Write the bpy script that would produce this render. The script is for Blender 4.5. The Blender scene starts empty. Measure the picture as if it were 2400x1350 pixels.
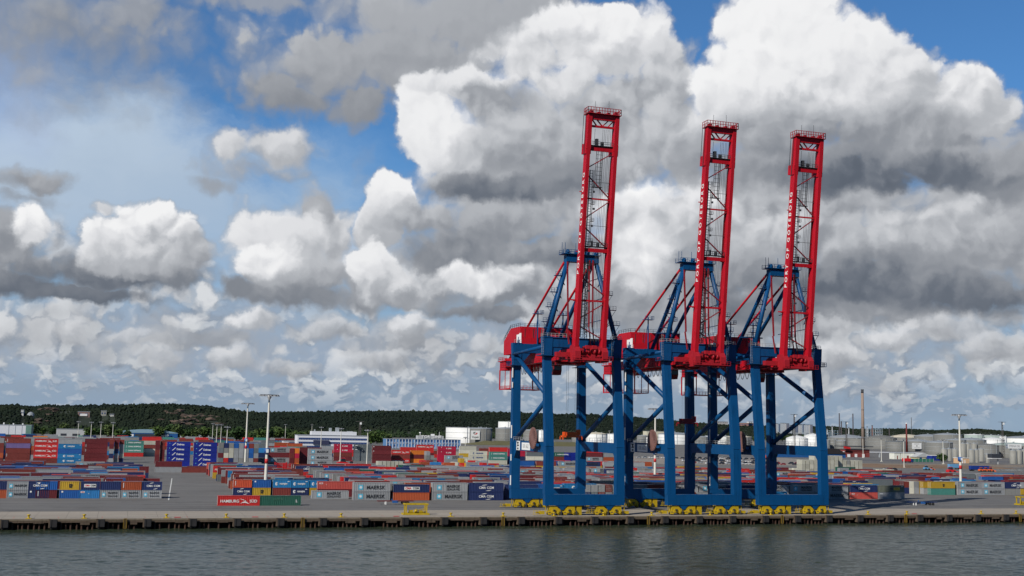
import bpy, math, random
from mathutils import Vector, Matrix

random.seed(7)
D = bpy.data
scene = bpy.context.scene
COL = scene.collection

# ------------------------------------------------------------------ camera
# World: X runs along the quay, Y inland, Z up; the quay deck is z = 0.
FPX, PITCH, ROLL, YAW, CAMH = 2710.6, 0.118814, 0.020799, 0.321349, 25.2
_r0 = Vector((math.cos(YAW), -math.sin(YAW), 0)); _f0 = Vector((math.sin(YAW), math.cos(YAW), 0)); _z = Vector((0, 0, 1))
CF = _f0 * math.cos(PITCH) + _z * math.sin(PITCH)
_u = -_f0 * math.sin(PITCH) + _z * math.cos(PITCH)
CR = _r0 * math.cos(ROLL) + _u * math.sin(ROLL)
CU = -_r0 * math.sin(ROLL) + _u * math.cos(ROLL)
cam_d = D.cameras.new('camera'); cam = D.objects.new('camera', cam_d); COL.objects.link(cam)
cam.matrix_world = Matrix(((CR.x, CU.x, -CF.x, 0), (CR.y, CU.y, -CF.y, 0), (CR.z, CU.z, -CF.z, CAMH), (0, 0, 0, 1)))
cam_d.sensor_width = 36.0; cam_d.lens = FPX / 2400 * 36; cam_d.clip_start = 1; cam_d.clip_end = 30000
scene.camera = cam
scene.render.resolution_x, scene.render.resolution_y = 1024, 576

def pix_dir(x, y):
    return CF + CR * ((x - 1200) / FPX) - CU * ((y - 675) / FPX)
def ground(x, y, z=0.0):
    d = pix_dir(x, y); t = (z - CAMH) / d.z
    return Vector((d.x * t, d.y * t, z))
def atY(x, y, Y):
    d = pix_dir(x, y); t = Y / d.y
    return Vector((d.x * t, Y, CAMH + d.z * t))
def project(P):
    d = Vector(P) - Vector((0, 0, CAMH)); w = d.dot(CF)
    return 1200 + FPX * d.dot(CR) / w, 675 - FPX * d.dot(CU) / w, w
def azel(x, y):
    d = pix_dir(x, y).normalized()
    return (math.atan2(d.x, d.y) - YAW) * 2.71, math.asin(d.z) * 2.71

# ------------------------------------------------------------------ sun + sky
SUN = Vector((-1.13, -0.74, 1.0)).normalized()
sun_el = math.asin(SUN.z); sun_az = math.atan2(SUN.x, SUN.y)
sd = D.lights.new('sun', 'SUN'); sd.energy = 4.6; sd.angle = math.radians(0.5); sd.color = (1.0, 0.95, 0.87)
so = D.objects.new('sun', sd); COL.objects.link(so); so.rotation_euler = SUN.to_track_quat('Z', 'Y').to_euler()

vs = scene.view_settings
scene.display_settings.display_device = 'sRGB'
vs.view_transform = 'Standard'; vs.look = 'None'; vs.exposure = 0.0; vs.gamma = 1.0; vs.use_curve_mapping = False

world = D.worlds.new('World'); scene.world = world; world.use_nodes = True
W = world.node_tree; W.nodes.clear()
def N(tree, typ, **kw):
    n = tree.nodes.new(typ)
    for k, v in kw.items():
        if k.startswith('i_'):
            key = k[2:]; key = int(key) if key.isdigit() else key
            n.inputs[key].default_value = v
        else: setattr(n, k, v)
    return n
def LK(tree, a, b): tree.links.new(a, b)
def math_n(tree, op, a, b=None, c=None, clamp=False):
    n = tree.nodes.new('ShaderNodeMath'); n.operation = op; n.use_clamp = clamp
    for i, v in enumerate((a, b, c)):
        if v is None: continue
        if isinstance(v, (int, float)): n.inputs[i].default_value = v
        else: tree.links.new(v, n.inputs[i])
    return n.outputs[0]
def vmath(tree, op, a, b=None, scale=None):
    n = tree.nodes.new('ShaderNodeVectorMath'); n.operation = op
    for i, v in enumerate((a, b)):
        if v is None: continue
        if isinstance(v, (tuple, list)): n.inputs[i].default_value = v
        else: tree.links.new(v, n.inputs[i])
    if scale is not None:
        if isinstance(scale, (int, float)): n.inputs['Scale'].default_value = scale
        else: tree.links.new(scale, n.inputs['Scale'])
    return n.outputs['Value'] if op in ('LENGTH', 'DOT_PRODUCT') else n.outputs['Vector']
def smooth(tree, v, lo, hi, a=0.0, b=1.0):
    n = tree.nodes.new('ShaderNodeMapRange'); n.interpolation_type = 'SMOOTHSTEP'
    for i, q in enumerate((v, lo, hi, a, b)):
        if isinstance(q, (int, float)): n.inputs[i].default_value = q
        else: tree.links.new(q, n.inputs[i])
    return n.outputs[0]
def mixc(tree, f, a, b):
    n = tree.nodes.new('ShaderNodeMix'); n.data_type = 'RGBA'
    for s, v in ((n.inputs[0], f), (n.inputs[6], a), (n.inputs[7], b)):
        if isinstance(v, (int, float)): s.default_value = v
        elif isinstance(v, tuple): s.default_value = v if len(v) == 4 else (*v, 1)
        else: tree.links.new(v, s)
    return n.outputs[2]

tc = W.nodes.new('ShaderNodeTexCoord')
sx = W.nodes.new('ShaderNodeSeparateXYZ'); LK(W, tc.outputs['Generated'], sx.inputs[0])
az = math_n(W, 'MULTIPLY', math_n(W, 'SUBTRACT', math_n(W, 'ARCTAN2', sx.outputs[0], sx.outputs[1]), YAW), 2.71)
el = math_n(W, 'MULTIPLY', math_n(W, 'ARCSINE', math_n(W, 'ABSOLUTE', sx.outputs[2])), 2.71)
cb = W.nodes.new('ShaderNodeCombineXYZ'); LK(W, az, cb.inputs[0]); LK(W, el, cb.inputs[1]); P0 = cb.outputs[0]
def noise(vec, scale, detail, rough, color=False, lac=2.0):
    n = W.nodes.new('ShaderNodeTexNoise'); n.noise_dimensions = '2D'
    n.inputs['Scale'].default_value = scale; n.inputs['Detail'].default_value = detail
    n.inputs['Roughness'].default_value = rough; n.inputs['Lacunarity'].default_value = lac
    LK(W, vec, n.inputs['Vector'])
    return n.outputs['Color' if color else 'Fac']
def puffs(vec, scale):
    n = W.nodes.new('ShaderNodeTexVoronoi'); n.voronoi_dimensions = '2D'; n.feature = 'F1'
    n.inputs['Scale'].default_value = scale; n.inputs['Detail'].default_value = 2.0; n.inputs['Roughness'].default_value = 0.55
    LK(W, vec, n.inputs['Vector'])
    return n.outputs['Distance']
w1 = vmath(W, 'SCALE', vmath(W, 'SUBTRACT', noise(P0, 7.0, 5.0, 0.62, True), (0.5, 0.5, 0.5)), scale=0.075)
P1 = vmath(W, 'ADD', P0, w1)
def height(vec, f):
    a = noise(vec, 6.0, 6.0 if f else 4.0, 0.56)
    b = puffs(vec, 10.0)
    return math_n(W, 'MULTIPLY_ADD', b, -0.62, math_n(W, 'ADD', a, -0.24))
Hs = height(P1, 1)
Pl = vmath(W, 'ADD', P1, (-0.016, 0.022, 0))
H2 = height(Pl, 0)
Rel = math_n(W, 'SUBTRACT', Hs, H2)

GREY = (132, 137, 146); MID = (158, 162, 168); LIGHT = (196, 199, 203); WHITE = (243, 243, 243); VEIL = (160, 184, 208)
# cumulus lobes, back to front: photo-angle position and size, edge roughness, softness, opacity, lit and shaded tone, tone split
LOBES = [
 (300, 800, 560, 120, .8, 1.0, .85, (178, 190, 204), (158, 174, 192), 0), (1000, 800, 560, 120, .8, .9, .9, (176, 186, 200), (152, 166, 184), 0), (1900, 830, 700, 130, .7, .9, .9, (182, 190, 200), (150, 162, 180), 0),
 (1260, 390, 370, 270, .35, .4, 1, (206, 209, 213), (158, 163, 170), 0), (1110, 620, 310, 150, .4, .4, 1, (180, 184, 190), (146, 152, 161), 0), (1450, 650, 420, 160, .4, .5, 1, (182, 186, 192), (146, 152, 161), 0),
 (1860, 470, 430, 240, .35, .45, 1, (196, 199, 204), (150, 155, 163), 0), (2290, 540, 360, 230, .4, .5, 1, (186, 190, 196), (148, 154, 163), 0), (1950, 700, 620, 120, .5, .5, 1, (176, 181, 188), (140, 147, 158), 0),
 (2160, 350, 330, 110, .4, .5, 1, (178,182,188), (136,142,152), 0), (1700, 580, 170, 130, .4, .5, 1, (196,199,203), (150,155,163), 0), (1420, 330, 260, 200, .4, .5, 1, (204,207,211), (156,160,167), 0),
 (1620, 400, 60, 130, .5, .4, 1, (206, 211, 217), (170, 176, 184), 0),

 # far-left and top clouds
 (150, 80, 430, 230, .5, .8, 1, (172,176,180), (152,158,165), 0), (330, 200, 170, 70, .8, .9, .6, (160,172,184), (150,160,172), 0),
 (180, 70, 330, 170, .8, .8, 1, (166,170,173), (146,152,158), 0), (60, 130, 140, 130, .8, .8, .9, (160,166,172), (148,154,162), 0), (800, 150, 380, 150, .55, .6, 1, (176,180,184), (150,153,158), .1), (1000, 30, 480, 120, .55, .6, 1, (184,188,192), (164,167,171), 0),
 (690, 600, 170, 160, .5, .35, 1, (214,216,219), (160,164,170), 0), (1600, 330, 120, 160, .5, .5, 1, (206,210,216), (160,166,174), 0), (880, 660, 120, 90, .5, .5, 1, (196,198,202), (150,154,161), 0),
 (120, 60, 330, 150, .9, .75, .97, (160,165,168), (142,148,154), 0), (330, 20, 200, 90, .9, .6, .9, (165,170,175), (150,156,162), 0),
 (130, 190, 150, 90, 1.1, .9, .7, (165,172,178), (150,158,166), 0), (620, 5, 330, 40, .9, .7, .8, (165,172,180), (160,166,172), 0),
 (440, 150, 110, 45, 1.3, 1.0, .45, (150,165,185), (140,155,175), 0),
 (760, 110, 230, 90, .8, .5, 1, (184,190,194), (158,162,166), .1), (640, 190, 140, 75, .8, .55, 1, (170,174,178), (138,141,146), .1),
 (1180, 60, 360, 120, .6, .5, 1, (172,176,180), (166,168,172), 0), (950, 140, 330, 120, .6, .5, 1, (172,174,177), (158,160,163), .1),
 (700, 240, 200, 60, .8, .55, 1, (156,159,163), (140,143,148), 0), (850, 245, 130, 80, .7, .5, 1, (160,160,163), (146,147,151), 0),
 # small cloud left of centre
 (600, 395, 165, 50, .8, .6, .95, (186,189,194), (158,162,170), .1), (545, 350, 60, 55, .5, .35, 1, (216,217,219), (182,184,188), -.2),
 (655, 345, 105, 62, .5, .35, 1, (214,215,218), (176,178,182), .1), (500, 430, 60, 28, .9, .6, .8, MID, MID, 0),
 # left group
 (80, 430, 115, 42, .6, .4, 1, (176,178,184), (146,150,158), .1), (60, 470, 140, 40, .9, .7, .8, MID, GREY, 0),
 (20, 560, 120, 110, .8, .5, 1, (166,172,182), (138,146,162), .2), (75, 525, 50, 55, .6, .3, 1, WHITE, (176,186,200), -.2),
 (245, 485, 40, 28, .6, .35, .95, (208,212,218), LIGHT, 0),
 (250, 640, 330, 62, .55, .35, 1, (160,165,171), (116,122,131), .3), (60, 665, 170, 48, .5, .35, 1, (140,146,153), (114,120,130), .2),
 (330, 570, 140, 95, .5, .22, 1, (240,241,242), (160,165,170), -.05), (455, 600, 60, 62, .5, .25, 1, (206,208,211), (150,154,162), .1),
 (255, 595, 80, 50, .5, .3, 1, (226,227,228), (168,172,176), -.1), (410, 645, 110, 40, .6, .4, 1, (184,184,188), (130,134,142), .1), (190, 685, 240, 32, .5, .4, 1, (128,133,141), (110,117,128), 0),
 # middle-left tower
 (790, 560, 55, 85, .5, .3, 1, (214,218,222), (168,174,182), .1), (735, 500, 60, 55, .6, .4, 1, (176,180,186), (150,156,164), .1),
 (620, 545, 95, 80, .5, .25, 1, (228,230,232), (196,199,203), -.2), (680, 600, 120, 100, .45, .3, 1, (222,223,225), (180,183,188), -.1),
 (630, 620, 100, 60, .5, .3, 1, (240,240,240), (196,197,199), -.2), (770, 640, 90, 60, .6, .4, 1, (190,194,198), (150,155,163), .1),
 (700, 690, 190, 52, .55, .4, 1, (174,177,181), (132,137,146), .2), (550, 680, 52, 40, .6, .4, 1, (138,143,150), (132,138,146), 0),
 # central giant, back to front
 (1420, 90, 170, 95, .45, .22, 1, (238,239,240), (190,193,197), -.25), (1525, 80, 50, 75, .5, .25, 1, (236,238,240), (206,208,212), -.1),
 (1260, 130, 150, 90, .5, .4, 1, (232,232,233), (188,190,194), -.1), (1570, 170, 80, 100, .5, .3, 1, (212,216,220), (168,173,178), .1),
 (1450, 240, 180, 100, .5, .45, 1, (200,202,205), (146,150,155), .2), (1330, 200, 130, 65, .5, .4, 1, (228,229,230), (186,188,192), .0),
 (1000, 290, 80, 120, .45, .22, 1, (236,237,238), (222,223,225), -.3), (1090, 200, 140, 45, .5, .25, 1, (228,230,232), (200,203,207), -.2),
 (1160, 250, 130, 60, .6, .5, 1, (160,165,172), (150,155,162), 0), (1050, 320, 110, 90, .4, .4, 1, (238,238,238), (214,215,217), -.2),
 (1240, 340, 200, 110, .5, .45, 1, (196,199,203), (150,153,158), .1), (1530, 330, 110, 120, .5, .45, 1, (196,202,210), (156,162,170), .1),
 (1080, 420, 130, 60, .5, .4, 1, (200,200,202), (150,152,156), .1), (1180, 440, 190, 50, .5, .4, 1, (140,144,150), (114,119,126), .15), (1330, 420, 150, 60, .6, .5, 1, (150,155,162), (128,133,140), .1),
 # right giant
 (2330, 280, 60, 90, .5, .3, 1, (224,228,232), (170,176,184), 0), (2240, 240, 110, 80, .4, .2, 1, (236,238,240), (180,184,190), -.1),
 (1830, 60, 150, 130, .4, .2, 1, (240,241,242), (225,227,230), -.3), (1980, 170, 180, 120, .4, .2, 1, (236,238,240), (205,208,212), -.2),
 (2110, 200, 90, 110, .45, .22, 1, (230,232,235), (180,184,190), -.1), (1740, 210, 120, 120, .4, .2, 1, (240,241,242), (206,208,211), -.3), (1880, 240, 210, 110, .4, .35, 1, (234,235,236), (182,184,188), -.1),
 (1690, 280, 85, 70, .45, .3, 1, (226,227,229), (180,182,186), -.1), (2080, 310, 220, 80, .5, .45, 1, (190,192,196), (146,150,157), .2), (1860, 310, 220, 70, .5, .45, 1, (186,188,192), (142,146,151), .3),
 (2330, 400, 150, 110, .6, .5, 1, (172,177,184), (140,146,155), .1), (2200, 400, 190, 62, .5, .4, 1, (176,180,186), (116,122,132), .3), (1990, 400, 290, 60, .45, .4, 1, (150,154,160), (104,110,121), .2),
 (1700, 390, 120, 70, .6, .5, .95, (166,170,177), (140,145,153), .1),
 # centre, below the grey base
 (1500, 540, 110, 130, .4, .25, 1, (246,246,246), (210,212,214), -.3), (1620, 500, 120, 90, .5, .35, 1, (230,231,233), (176,180,186), -.1), (1440, 500, 90, 60, .5, .4, 1, (230,231,232), (190,192,196), -.1),
 (915, 470, 55, 85, .45, .22, 1, (240,240,240), (222,223,224), -.3), (890, 545, 60, 75, .45, .22, 1, (230,231,232), (176,178,182), -.1),
 (1000, 520, 150, 70, .5, .35, 1, (196,198,200), (150,153,158), .1), (1180, 530, 180, 70, .5, .45, 1, (180,181,184), (144,146,151), .1), (1050, 590, 190, 62, .5, .4, 1, (168,169,172), (130,133,139), .2), (1300, 580, 150, 62, .5, .4, 1, (170,172,176), (128,132,139), .2),
 (870, 620, 55, 60, .45, .22, 1, (236,236,236), (190,192,195), -.2), (930, 675, 90, 55, .5, .3, 1, (222,222,223), (156,159,165), -.1),
 (1200, 670, 210, 58, .5, .3, 1, (226,226,227), (140,144,151), .1), (1090, 655, 70, 45, .45, .25, 1, (240,240,240), (200,201,204), -.1), (1130, 730, 170, 32, .5, .4, 1, (150,154,160), (124,130,139), .1), (1320, 730, 130, 42, .5, .4, 1, (160,164,170), (128,134,143), .1),
 # right middle
 (1780, 560, 130, 90, .5, .4, 1, (212,214,217), (160,164,170), -.1), (2010, 560, 110, 75, .5, .35, 1, (196,198,201), (150,154,160), 0), (2220, 545, 190, 85, .5, .35, 1, (208,209,212), (152,156,163), .1),
 (2370, 570, 80, 90, .5, .4, 1, (190,193,198), (146,151,159), .1), (1700, 640, 170, 60, .5, .4, 1, (170,173,178), (130,135,143), .2), (2000, 650, 230, 65, .45, .4, 1, (150,154,160), (106,112,122), .25), (2250, 680, 230, 55, .45, .4, 1, (150,155,162), (112,118,128), .2),
 (1830, 710, 200, 42, .5, .4, 1, (134,139,147), (118,124,133), .1), (2000, 765, 110, 26, .7, .5, .9, (190,193,198), (150,156,164), 0),
 (2070, 790, 120, 45, .6, .35, .95, (232,233,234), (158,165,174), 0), (2240, 770, 110, 45, .6, .4, .9, (208,211,215), (150,158,170), 0), (2330, 820, 110, 40, .6, .4, .9, (212,214,217), (150,158,170), 0), (1960, 840, 80, 40, .6, .35, .95, (228,229,230), (156,163,172), 0),
 # low left cumuli
 (600, 755, 95, 32, .6, .35, .95, (234,235,236), (170,176,184), -.1), (760, 775, 130, 40, .6, .4, .9, (212,215,219), (150,157,168), 0), (165, 790, 55, 42, .6, .35, .9, (216,219,222), (160,168,178), 0),
 (480, 790, 110, 36, .6, .45, .85, (168,175,185), (142,150,162), 0), (960, 770, 100, 45, .6, .35, .95, (226,228,230), (160,166,175), 0), (975, 800, 50, 34, .5, .3, .9, (172,177,184), (148,154,164), 0),
 (370, 840, 60, 30, .6, .35, .9, (210,213,216), (160,168,178), 0), (530, 845, 80, 36, .6, .35, .9, (218,220,222), (160,167,177), 0), (300, 790, 50, 32, .6, .35, .85, (214,217,221), (158,166,177), 0), (880, 850, 130, 30, .7, .4, .85, (206,209,213), (150,158,170), 0),
 (1130, 800, 60, 34, .6, .4, .85, (214,216,219), (160,168,178), 0), (700, 860, 110, 26, .7, .4, .8, (204,208,212), (150,160,173), 0),
]

# thin milky veils: position, size, strength, tone
VEILS = [(180, 390, 500, 230, .95, (186, 203, 221)), (430, 490, 470, 180, .85, (172, 190, 210)), (560, 560, 420, 170, .6, (160, 184, 210)), (740, 440, 200, 150, .35, (165, 190, 215)), (40, 200, 130, 170, .5, (165, 185, 220)),
         (300, 820, 900, 170, .9, (158, 174, 194)), (1500, 850, 1500, 170, .9, (152, 168, 188)), (1200, 960, 2200, 90, .9, (140, 158, 178))]
STR = 0.1
skyt = W.nodes.new('ShaderNodeTexSky'); skyt.sky_type = 'NISHITA'; skyt.sun_disc = False
skyt.sun_elevation = sun_el; skyt.sun_rotation = sun_az; skyt.air_density = 1.0; skyt.dust_density = 0.3; skyt.ozone_density = 2.5
tint = W.nodes.new('ShaderNodeMix'); tint.data_type = 'RGBA'; tint.blend_type = 'MULTIPLY'; tint.inputs[0].default_value = 1
LK(W, skyt.outputs[0], tint.inputs[6]); tint.inputs[7].default_value = (0.42, 0.74, 1.02, 1)
def C3(v):            # display colour (0-255) -> radiance fed to the Background
    return tuple((((c / 255 + 0.055) / 1.055) ** 2.4) / STR for c in v)
hz = smooth(W, el, 0.66, 0.0)
base_col = mixc(W, math_n(W, 'MULTIPLY', hz, 0.90), tint.outputs[2], C3((146, 170, 196)))
base_back = mixc(W, math_n(W, 'MULTIPLY', hz, 0.8), vmath(W, 'SCALE', tint.outputs[2], scale=.62), C3((84, 98, 120)))
cache = {}
def glob(kind, *k):                 # thresholds shared by all lobes of one roughness, softness or tone split
    key = (kind,) + k
    if key not in cache:
        if kind == 'edge': cache[key] = math_n(W, 'MULTIPLY_ADD', Hs, k[0] * 1.25, 1.22)
        elif kind == 'core': cache[key] = math_n(W, 'SUBTRACT', glob('edge', k[0]), k[1])
        elif kind == 'dark': cache[key] = math_n(W, 'MULTIPLY_ADD', Rel, -1.6, k[0] - 0.95)
        else: cache[key] = math_n(W, 'MULTIPLY_ADD', Rel, -1.6, k[0] + 0.98)
    return cache[key]
def near(v, opts): return min(opts, key=lambda o: abs(o - v))
def mixf(f, a, b):
    n = W.nodes.new('ShaderNodeMix'); n.data_type = 'FLOAT'
    for q, v in ((n.inputs[0], f), (n.inputs[2], a), (n.inputs[3], b)):
        if isinstance(v, float): q.default_value = v
        else: LK(W, v, q)
    return n.outputs[0]
def tone(v): return (v[0] * .3 + v[1] * .5 + v[2] * .2) / 255
def add_lobe(cur, cov, Pc, v):
    px, py, rx, ry, amp, soft, op, top, base, mid = v
    amp = near(amp, (.4, .55, .8, 1.15)); soft = near(soft * 1.5, (.26, .42, .6, .9, 1.3)); mid = near(mid, (-.25, 0, .2))
    u, w = azel(px, py); ix, iy = 1000 / rx, 1000 / ry
    n = W.nodes.new('ShaderNodeVectorMath'); n.operation = 'MULTIPLY_ADD'; LK(W, Pc, n.inputs[0])
    n.inputs[1].default_value = (ix, iy, 0); n.inputs[2].default_value = (-u * ix, -w * iy, 0); q = n.outputs[0]
    a = smooth(W, vmath(W, 'LENGTH', q), glob('edge', amp), glob('core', amp, soft), 0.0, op)
    s = smooth(W, vmath(W, 'DOT_PRODUCT', q, (-.25, 1, 0)), glob('dark', mid), glob('lit', mid), tone(base), tone(top))
    return mixf(a, cur, s), (math_n(W, 'MAXIMUM', cov, a) if cov else a)
# distant flattened cumulus: one layer of noise squeezed towards the horizon
def band(cur, lo, hi, sc, seed, thr, op, top, base, stretch, soft=0.09):
    n = W.nodes.new('ShaderNodeVectorMath'); n.operation = 'MULTIPLY_ADD'; LK(W, P1, n.inputs[0]); n.inputs[1].default_value = (1, stretch, 1); n.inputs[2].default_value = (seed, seed * .7, 0)
    w = n.outputs[0]; w2 = vmath(W, 'ADD', w, (-.13 / sc, .22 / sc, 0))
    def hh(v, d): return math_n(W, 'MULTIPLY_ADD', puffs(v, sc * 1.5), -.50, math_n(W, 'ADD', noise(v, sc * .8, d, .52), .22))
    f = hh(w, 4); f2 = hh(w2, 4)
    s = smooth(W, math_n(W, 'MULTIPLY_ADD', math_n(W, 'SUBTRACT', f, thr + .1), .35, math_n(W, 'SUBTRACT', f, f2)), -0.12, 0.17)
    env = math_n(W, 'MULTIPLY', smooth(W, el, lo - .05, lo + .05), smooth(W, el, hi + .08, hi - .08))
    a = math_n(W, 'MULTIPLY', smooth(W, f, thr, thr + soft), math_n(W, 'MULTIPLY', env, op))
    return mixc(W, a, cur, mixc(W, s, C3(base), C3(top)))
def background(col):
    b = W.nodes.new('ShaderNodeBackground'); b.inputs['Strength'].default_value = STR; LK(W, col, b.inputs['Color'])
    return b.outputs[0]
def branch(val, thr, low, high):     # low where val < thr, else high; only the side in use is evaluated
    m = W.nodes.new('ShaderNodeMixShader'); LK(W, math_n(W, 'GREATER_THAN', val, thr), m.inputs[0])
    LK(W, low, m.inputs[1]); LK(W, high, m.inputs[2]); return m.outputs[0]
col = base_col
wsp = noise(vmath(W, 'MULTIPLY', P1, (1, 2.0, 1)), 2.6, 6, .6)
for px, py, rx, ry, op, c in VEILS:
    u, w = azel(px, py); ix, iy = 1000 / rx, 1000 / ry
    n = W.nodes.new('ShaderNodeVectorMath'); n.operation = 'MULTIPLY_ADD'; LK(W, P1, n.inputs[0]); n.inputs[1].default_value = (ix, iy, 0); n.inputs[2].default_value = (-u * ix, -w * iy, 0)
    dd = math_n(W, 'MULTIPLY_ADD', wsp, 1.1, math_n(W, 'SUBTRACT', .45, vmath(W, 'LENGTH', n.outputs[0])))
    col = mixc(W, smooth(W, dd, -.15, .75, 0.0, op), col, C3(c))
col = band(col, 0.12, 0.40, 5.0, 5.7, .29, .95, (218, 220, 223), (132, 143, 158), 1.15, .20)
col = band(col, 0.06, 0.24, 8, 3.1, .30, .92, (210, 214, 218), (130, 143, 160), 1.45, .20)
col = band(col, 0.00, 0.12, 12, 8.3, .31, .8, (178, 187, 198), (136, 150, 168), 2.4, .30)
Pc = P1; tn, cov = .6, None
for k, v in enumerate(LOBES):
    if k % 10 == 9:                 # makes the next lobes wait for the last ones, which keeps the shader stack small
        Pc = vmath(W, 'ADD', Pc, vmath(W, 'SCALE', (0, 0, 1), scale=math_n(W, 'MULTIPLY', tn, 1e-6)))
    tn, cov = add_lobe(tn, cov, Pc, v)
rp = W.nodes.new('ShaderNodeValToRGB'); LK(W, tn, rp.inputs[0])
el_ = rp.color_ramp.elements
for k, c in enumerate(((88, 98, 112), (116, 123, 134), (150, 155, 162), (186, 190, 195), (222, 223, 226), (250, 250, 250))):
    e = el_[0] if k == 0 else el_[1] if k == 5 else el_.new(0.5)
for k, (c, cd) in enumerate(zip(((88, 98, 112), (116, 123, 134), (150, 155, 162), (186, 190, 195), (222, 223, 226), (250, 250, 250)), ((78, 87, 100), (106, 113, 124), (145, 149, 156), (185, 188, 193), (223, 224, 227), (251, 251, 251)))):
    el_[k].position = tone(c); el_[k].color = (*[q * STR for q in C3(cd)], 1)
cc = vmath(W, 'SCALE', rp.outputs[0], scale=1 / STR)
col = mixc(W, cov, col, cc)
plain = background(base_back)
azout = math_n(W, 'ABSOLUTE', az)
sky_all = branch(math_n(W, 'MAXIMUM', azout, math_n(W, 'ADD', el, .25)), 1.3, background(col), plain)
below = background(mixc(W, 0.0, C3((96, 104, 108)), C3((96, 104, 108))))
wo = W.nodes.new('ShaderNodeOutputWorld'); LK(W, branch(sx.outputs[2], -0.02, below, sky_all), wo.inputs['Surface'])
world.cycles.sampling_method = 'MANUAL'; world.cycles.sample_map_resolution = 512
# ------------------------------------------------------------------ helpers
scene.cycles.max_bounces = 5; scene.cycles.diffuse_bounces = 2; scene.cycles.glossy_bounces = 2
scene.cycles.adaptive_threshold = 0.015; scene.cycles.adaptive_min_samples = 16

MATS = {}
def mat(name, col, rough=0.6, var=0.18, scale=0.35, metal=0.0, bump=0.0, bscale=3.0, streak=0.0, objcol=False, attr=None, top=0.0, spec=0.35, wear=0.0):
    if name in MATS: return MATS[name]
    m = D.materials.new(name); m.use_nodes = True; T = m.node_tree; b = T.nodes['Principled BSDF']
    b.inputs['Roughness'].default_value = rough; b.inputs['Metallic'].default_value = metal
    b.inputs['Specular IOR Level'].default_value = spec
    tcx = T.nodes.new('ShaderNodeTexCoord'); geo = T.nodes.new('ShaderNodeNewGeometry')
    def nz(vec, sc, det=4, rg=.6):
        n = T.nodes.new('ShaderNodeTexNoise'); n.inputs['Scale'].default_value = sc; n.inputs['Detail'].default_value = det
        n.inputs['Roughness'].default_value = rg; T.links.new(vec, n.inputs['Vector']); return n.outputs['Fac']
    if objcol:
        oi = T.nodes.new('ShaderNodeObjectInfo'); base = oi.outputs['Color']
    elif attr:
        at = T.nodes.new('ShaderNodeAttribute'); at.attribute_name = attr; base = at.outputs['Color']
    else:
        rgb = T.nodes.new('ShaderNodeRGB'); rgb.outputs[0].default_value = (*col, 1); base = rgb.outputs[0]
    pos = geo.outputs['Position']
    if var > 0:
        f = nz(pos, scale)
        v = math_n(T, 'ADD', math_n(T, 'MULTIPLY', f, 2 * var), 1 - var)
        if streak > 0:      # vertical run-off streaks
            mp = T.nodes.new('ShaderNodeMapping'); mp.inputs['Scale'].default_value = (1.6, 1.6, 0.12); T.links.new(pos, mp.inputs[0])
            g = nz(mp.outputs[0], 1.0, 5, .65)
            v = math_n(T, 'MULTIPLY', v, math_n(T, 'SUBTRACT', 1.0, smooth(T, g, .50, .78, 0.0, streak)))
        base = vmath(T, 'SCALE', base, scale=v)
    if wear > 0:            # traffic wear: long marks along the quay, darker oil patches
        mp = T.nodes.new('ShaderNodeMapping'); mp.inputs['Scale'].default_value = (.018, .55, 1); T.links.new(pos, mp.inputs[0])
        w1_ = smooth(T, nz(mp.outputs[0], 1.0, 6, .6), .35, .68, 1.0 + wear * .5, 1.0 - wear)
        w2_ = smooth(T, nz(pos, .09, 5, .7), .52, .72, 1.0, 1.0 - wear * .9)
        w3_ = smooth(T, nz(pos, .9, 3, .6), .62, .70, 1.0, 1.0 - wear * .8)
        base = vmath(T, 'SCALE', base, scale=math_n(T, 'MULTIPLY', w1_, math_n(T, 'MULTIPLY', w2_, w3_)))
    if top > 0:             # dust and bleached paint lying on roofs
        sn = T.nodes.new('ShaderNodeSeparateXYZ'); T.links.new(geo.outputs['True Normal'], sn.inputs[0])
        f = math_n(T, 'MULTIPLY', smooth(T, sn.outputs[2], .6, .9), math_n(T, 'MULTIPLY', nz(pos, .25, 3), 2 * top))
        base = mixc(T, f, base, (0.30, 0.29, 0.27))
    T.links.new(base, b.inputs['Base Color'])
    if bump > 0:
        bp = T.nodes.new('ShaderNodeBump'); bp.inputs['Strength'].default_value = bump; bp.inputs['Distance'].default_value = 0.1
        T.links.new(nz(pos, bscale, 6), bp.inputs['Height']); T.links.new(bp.outputs[0], b.inputs['Normal'])
    MATS[name] = m
    return m

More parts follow.
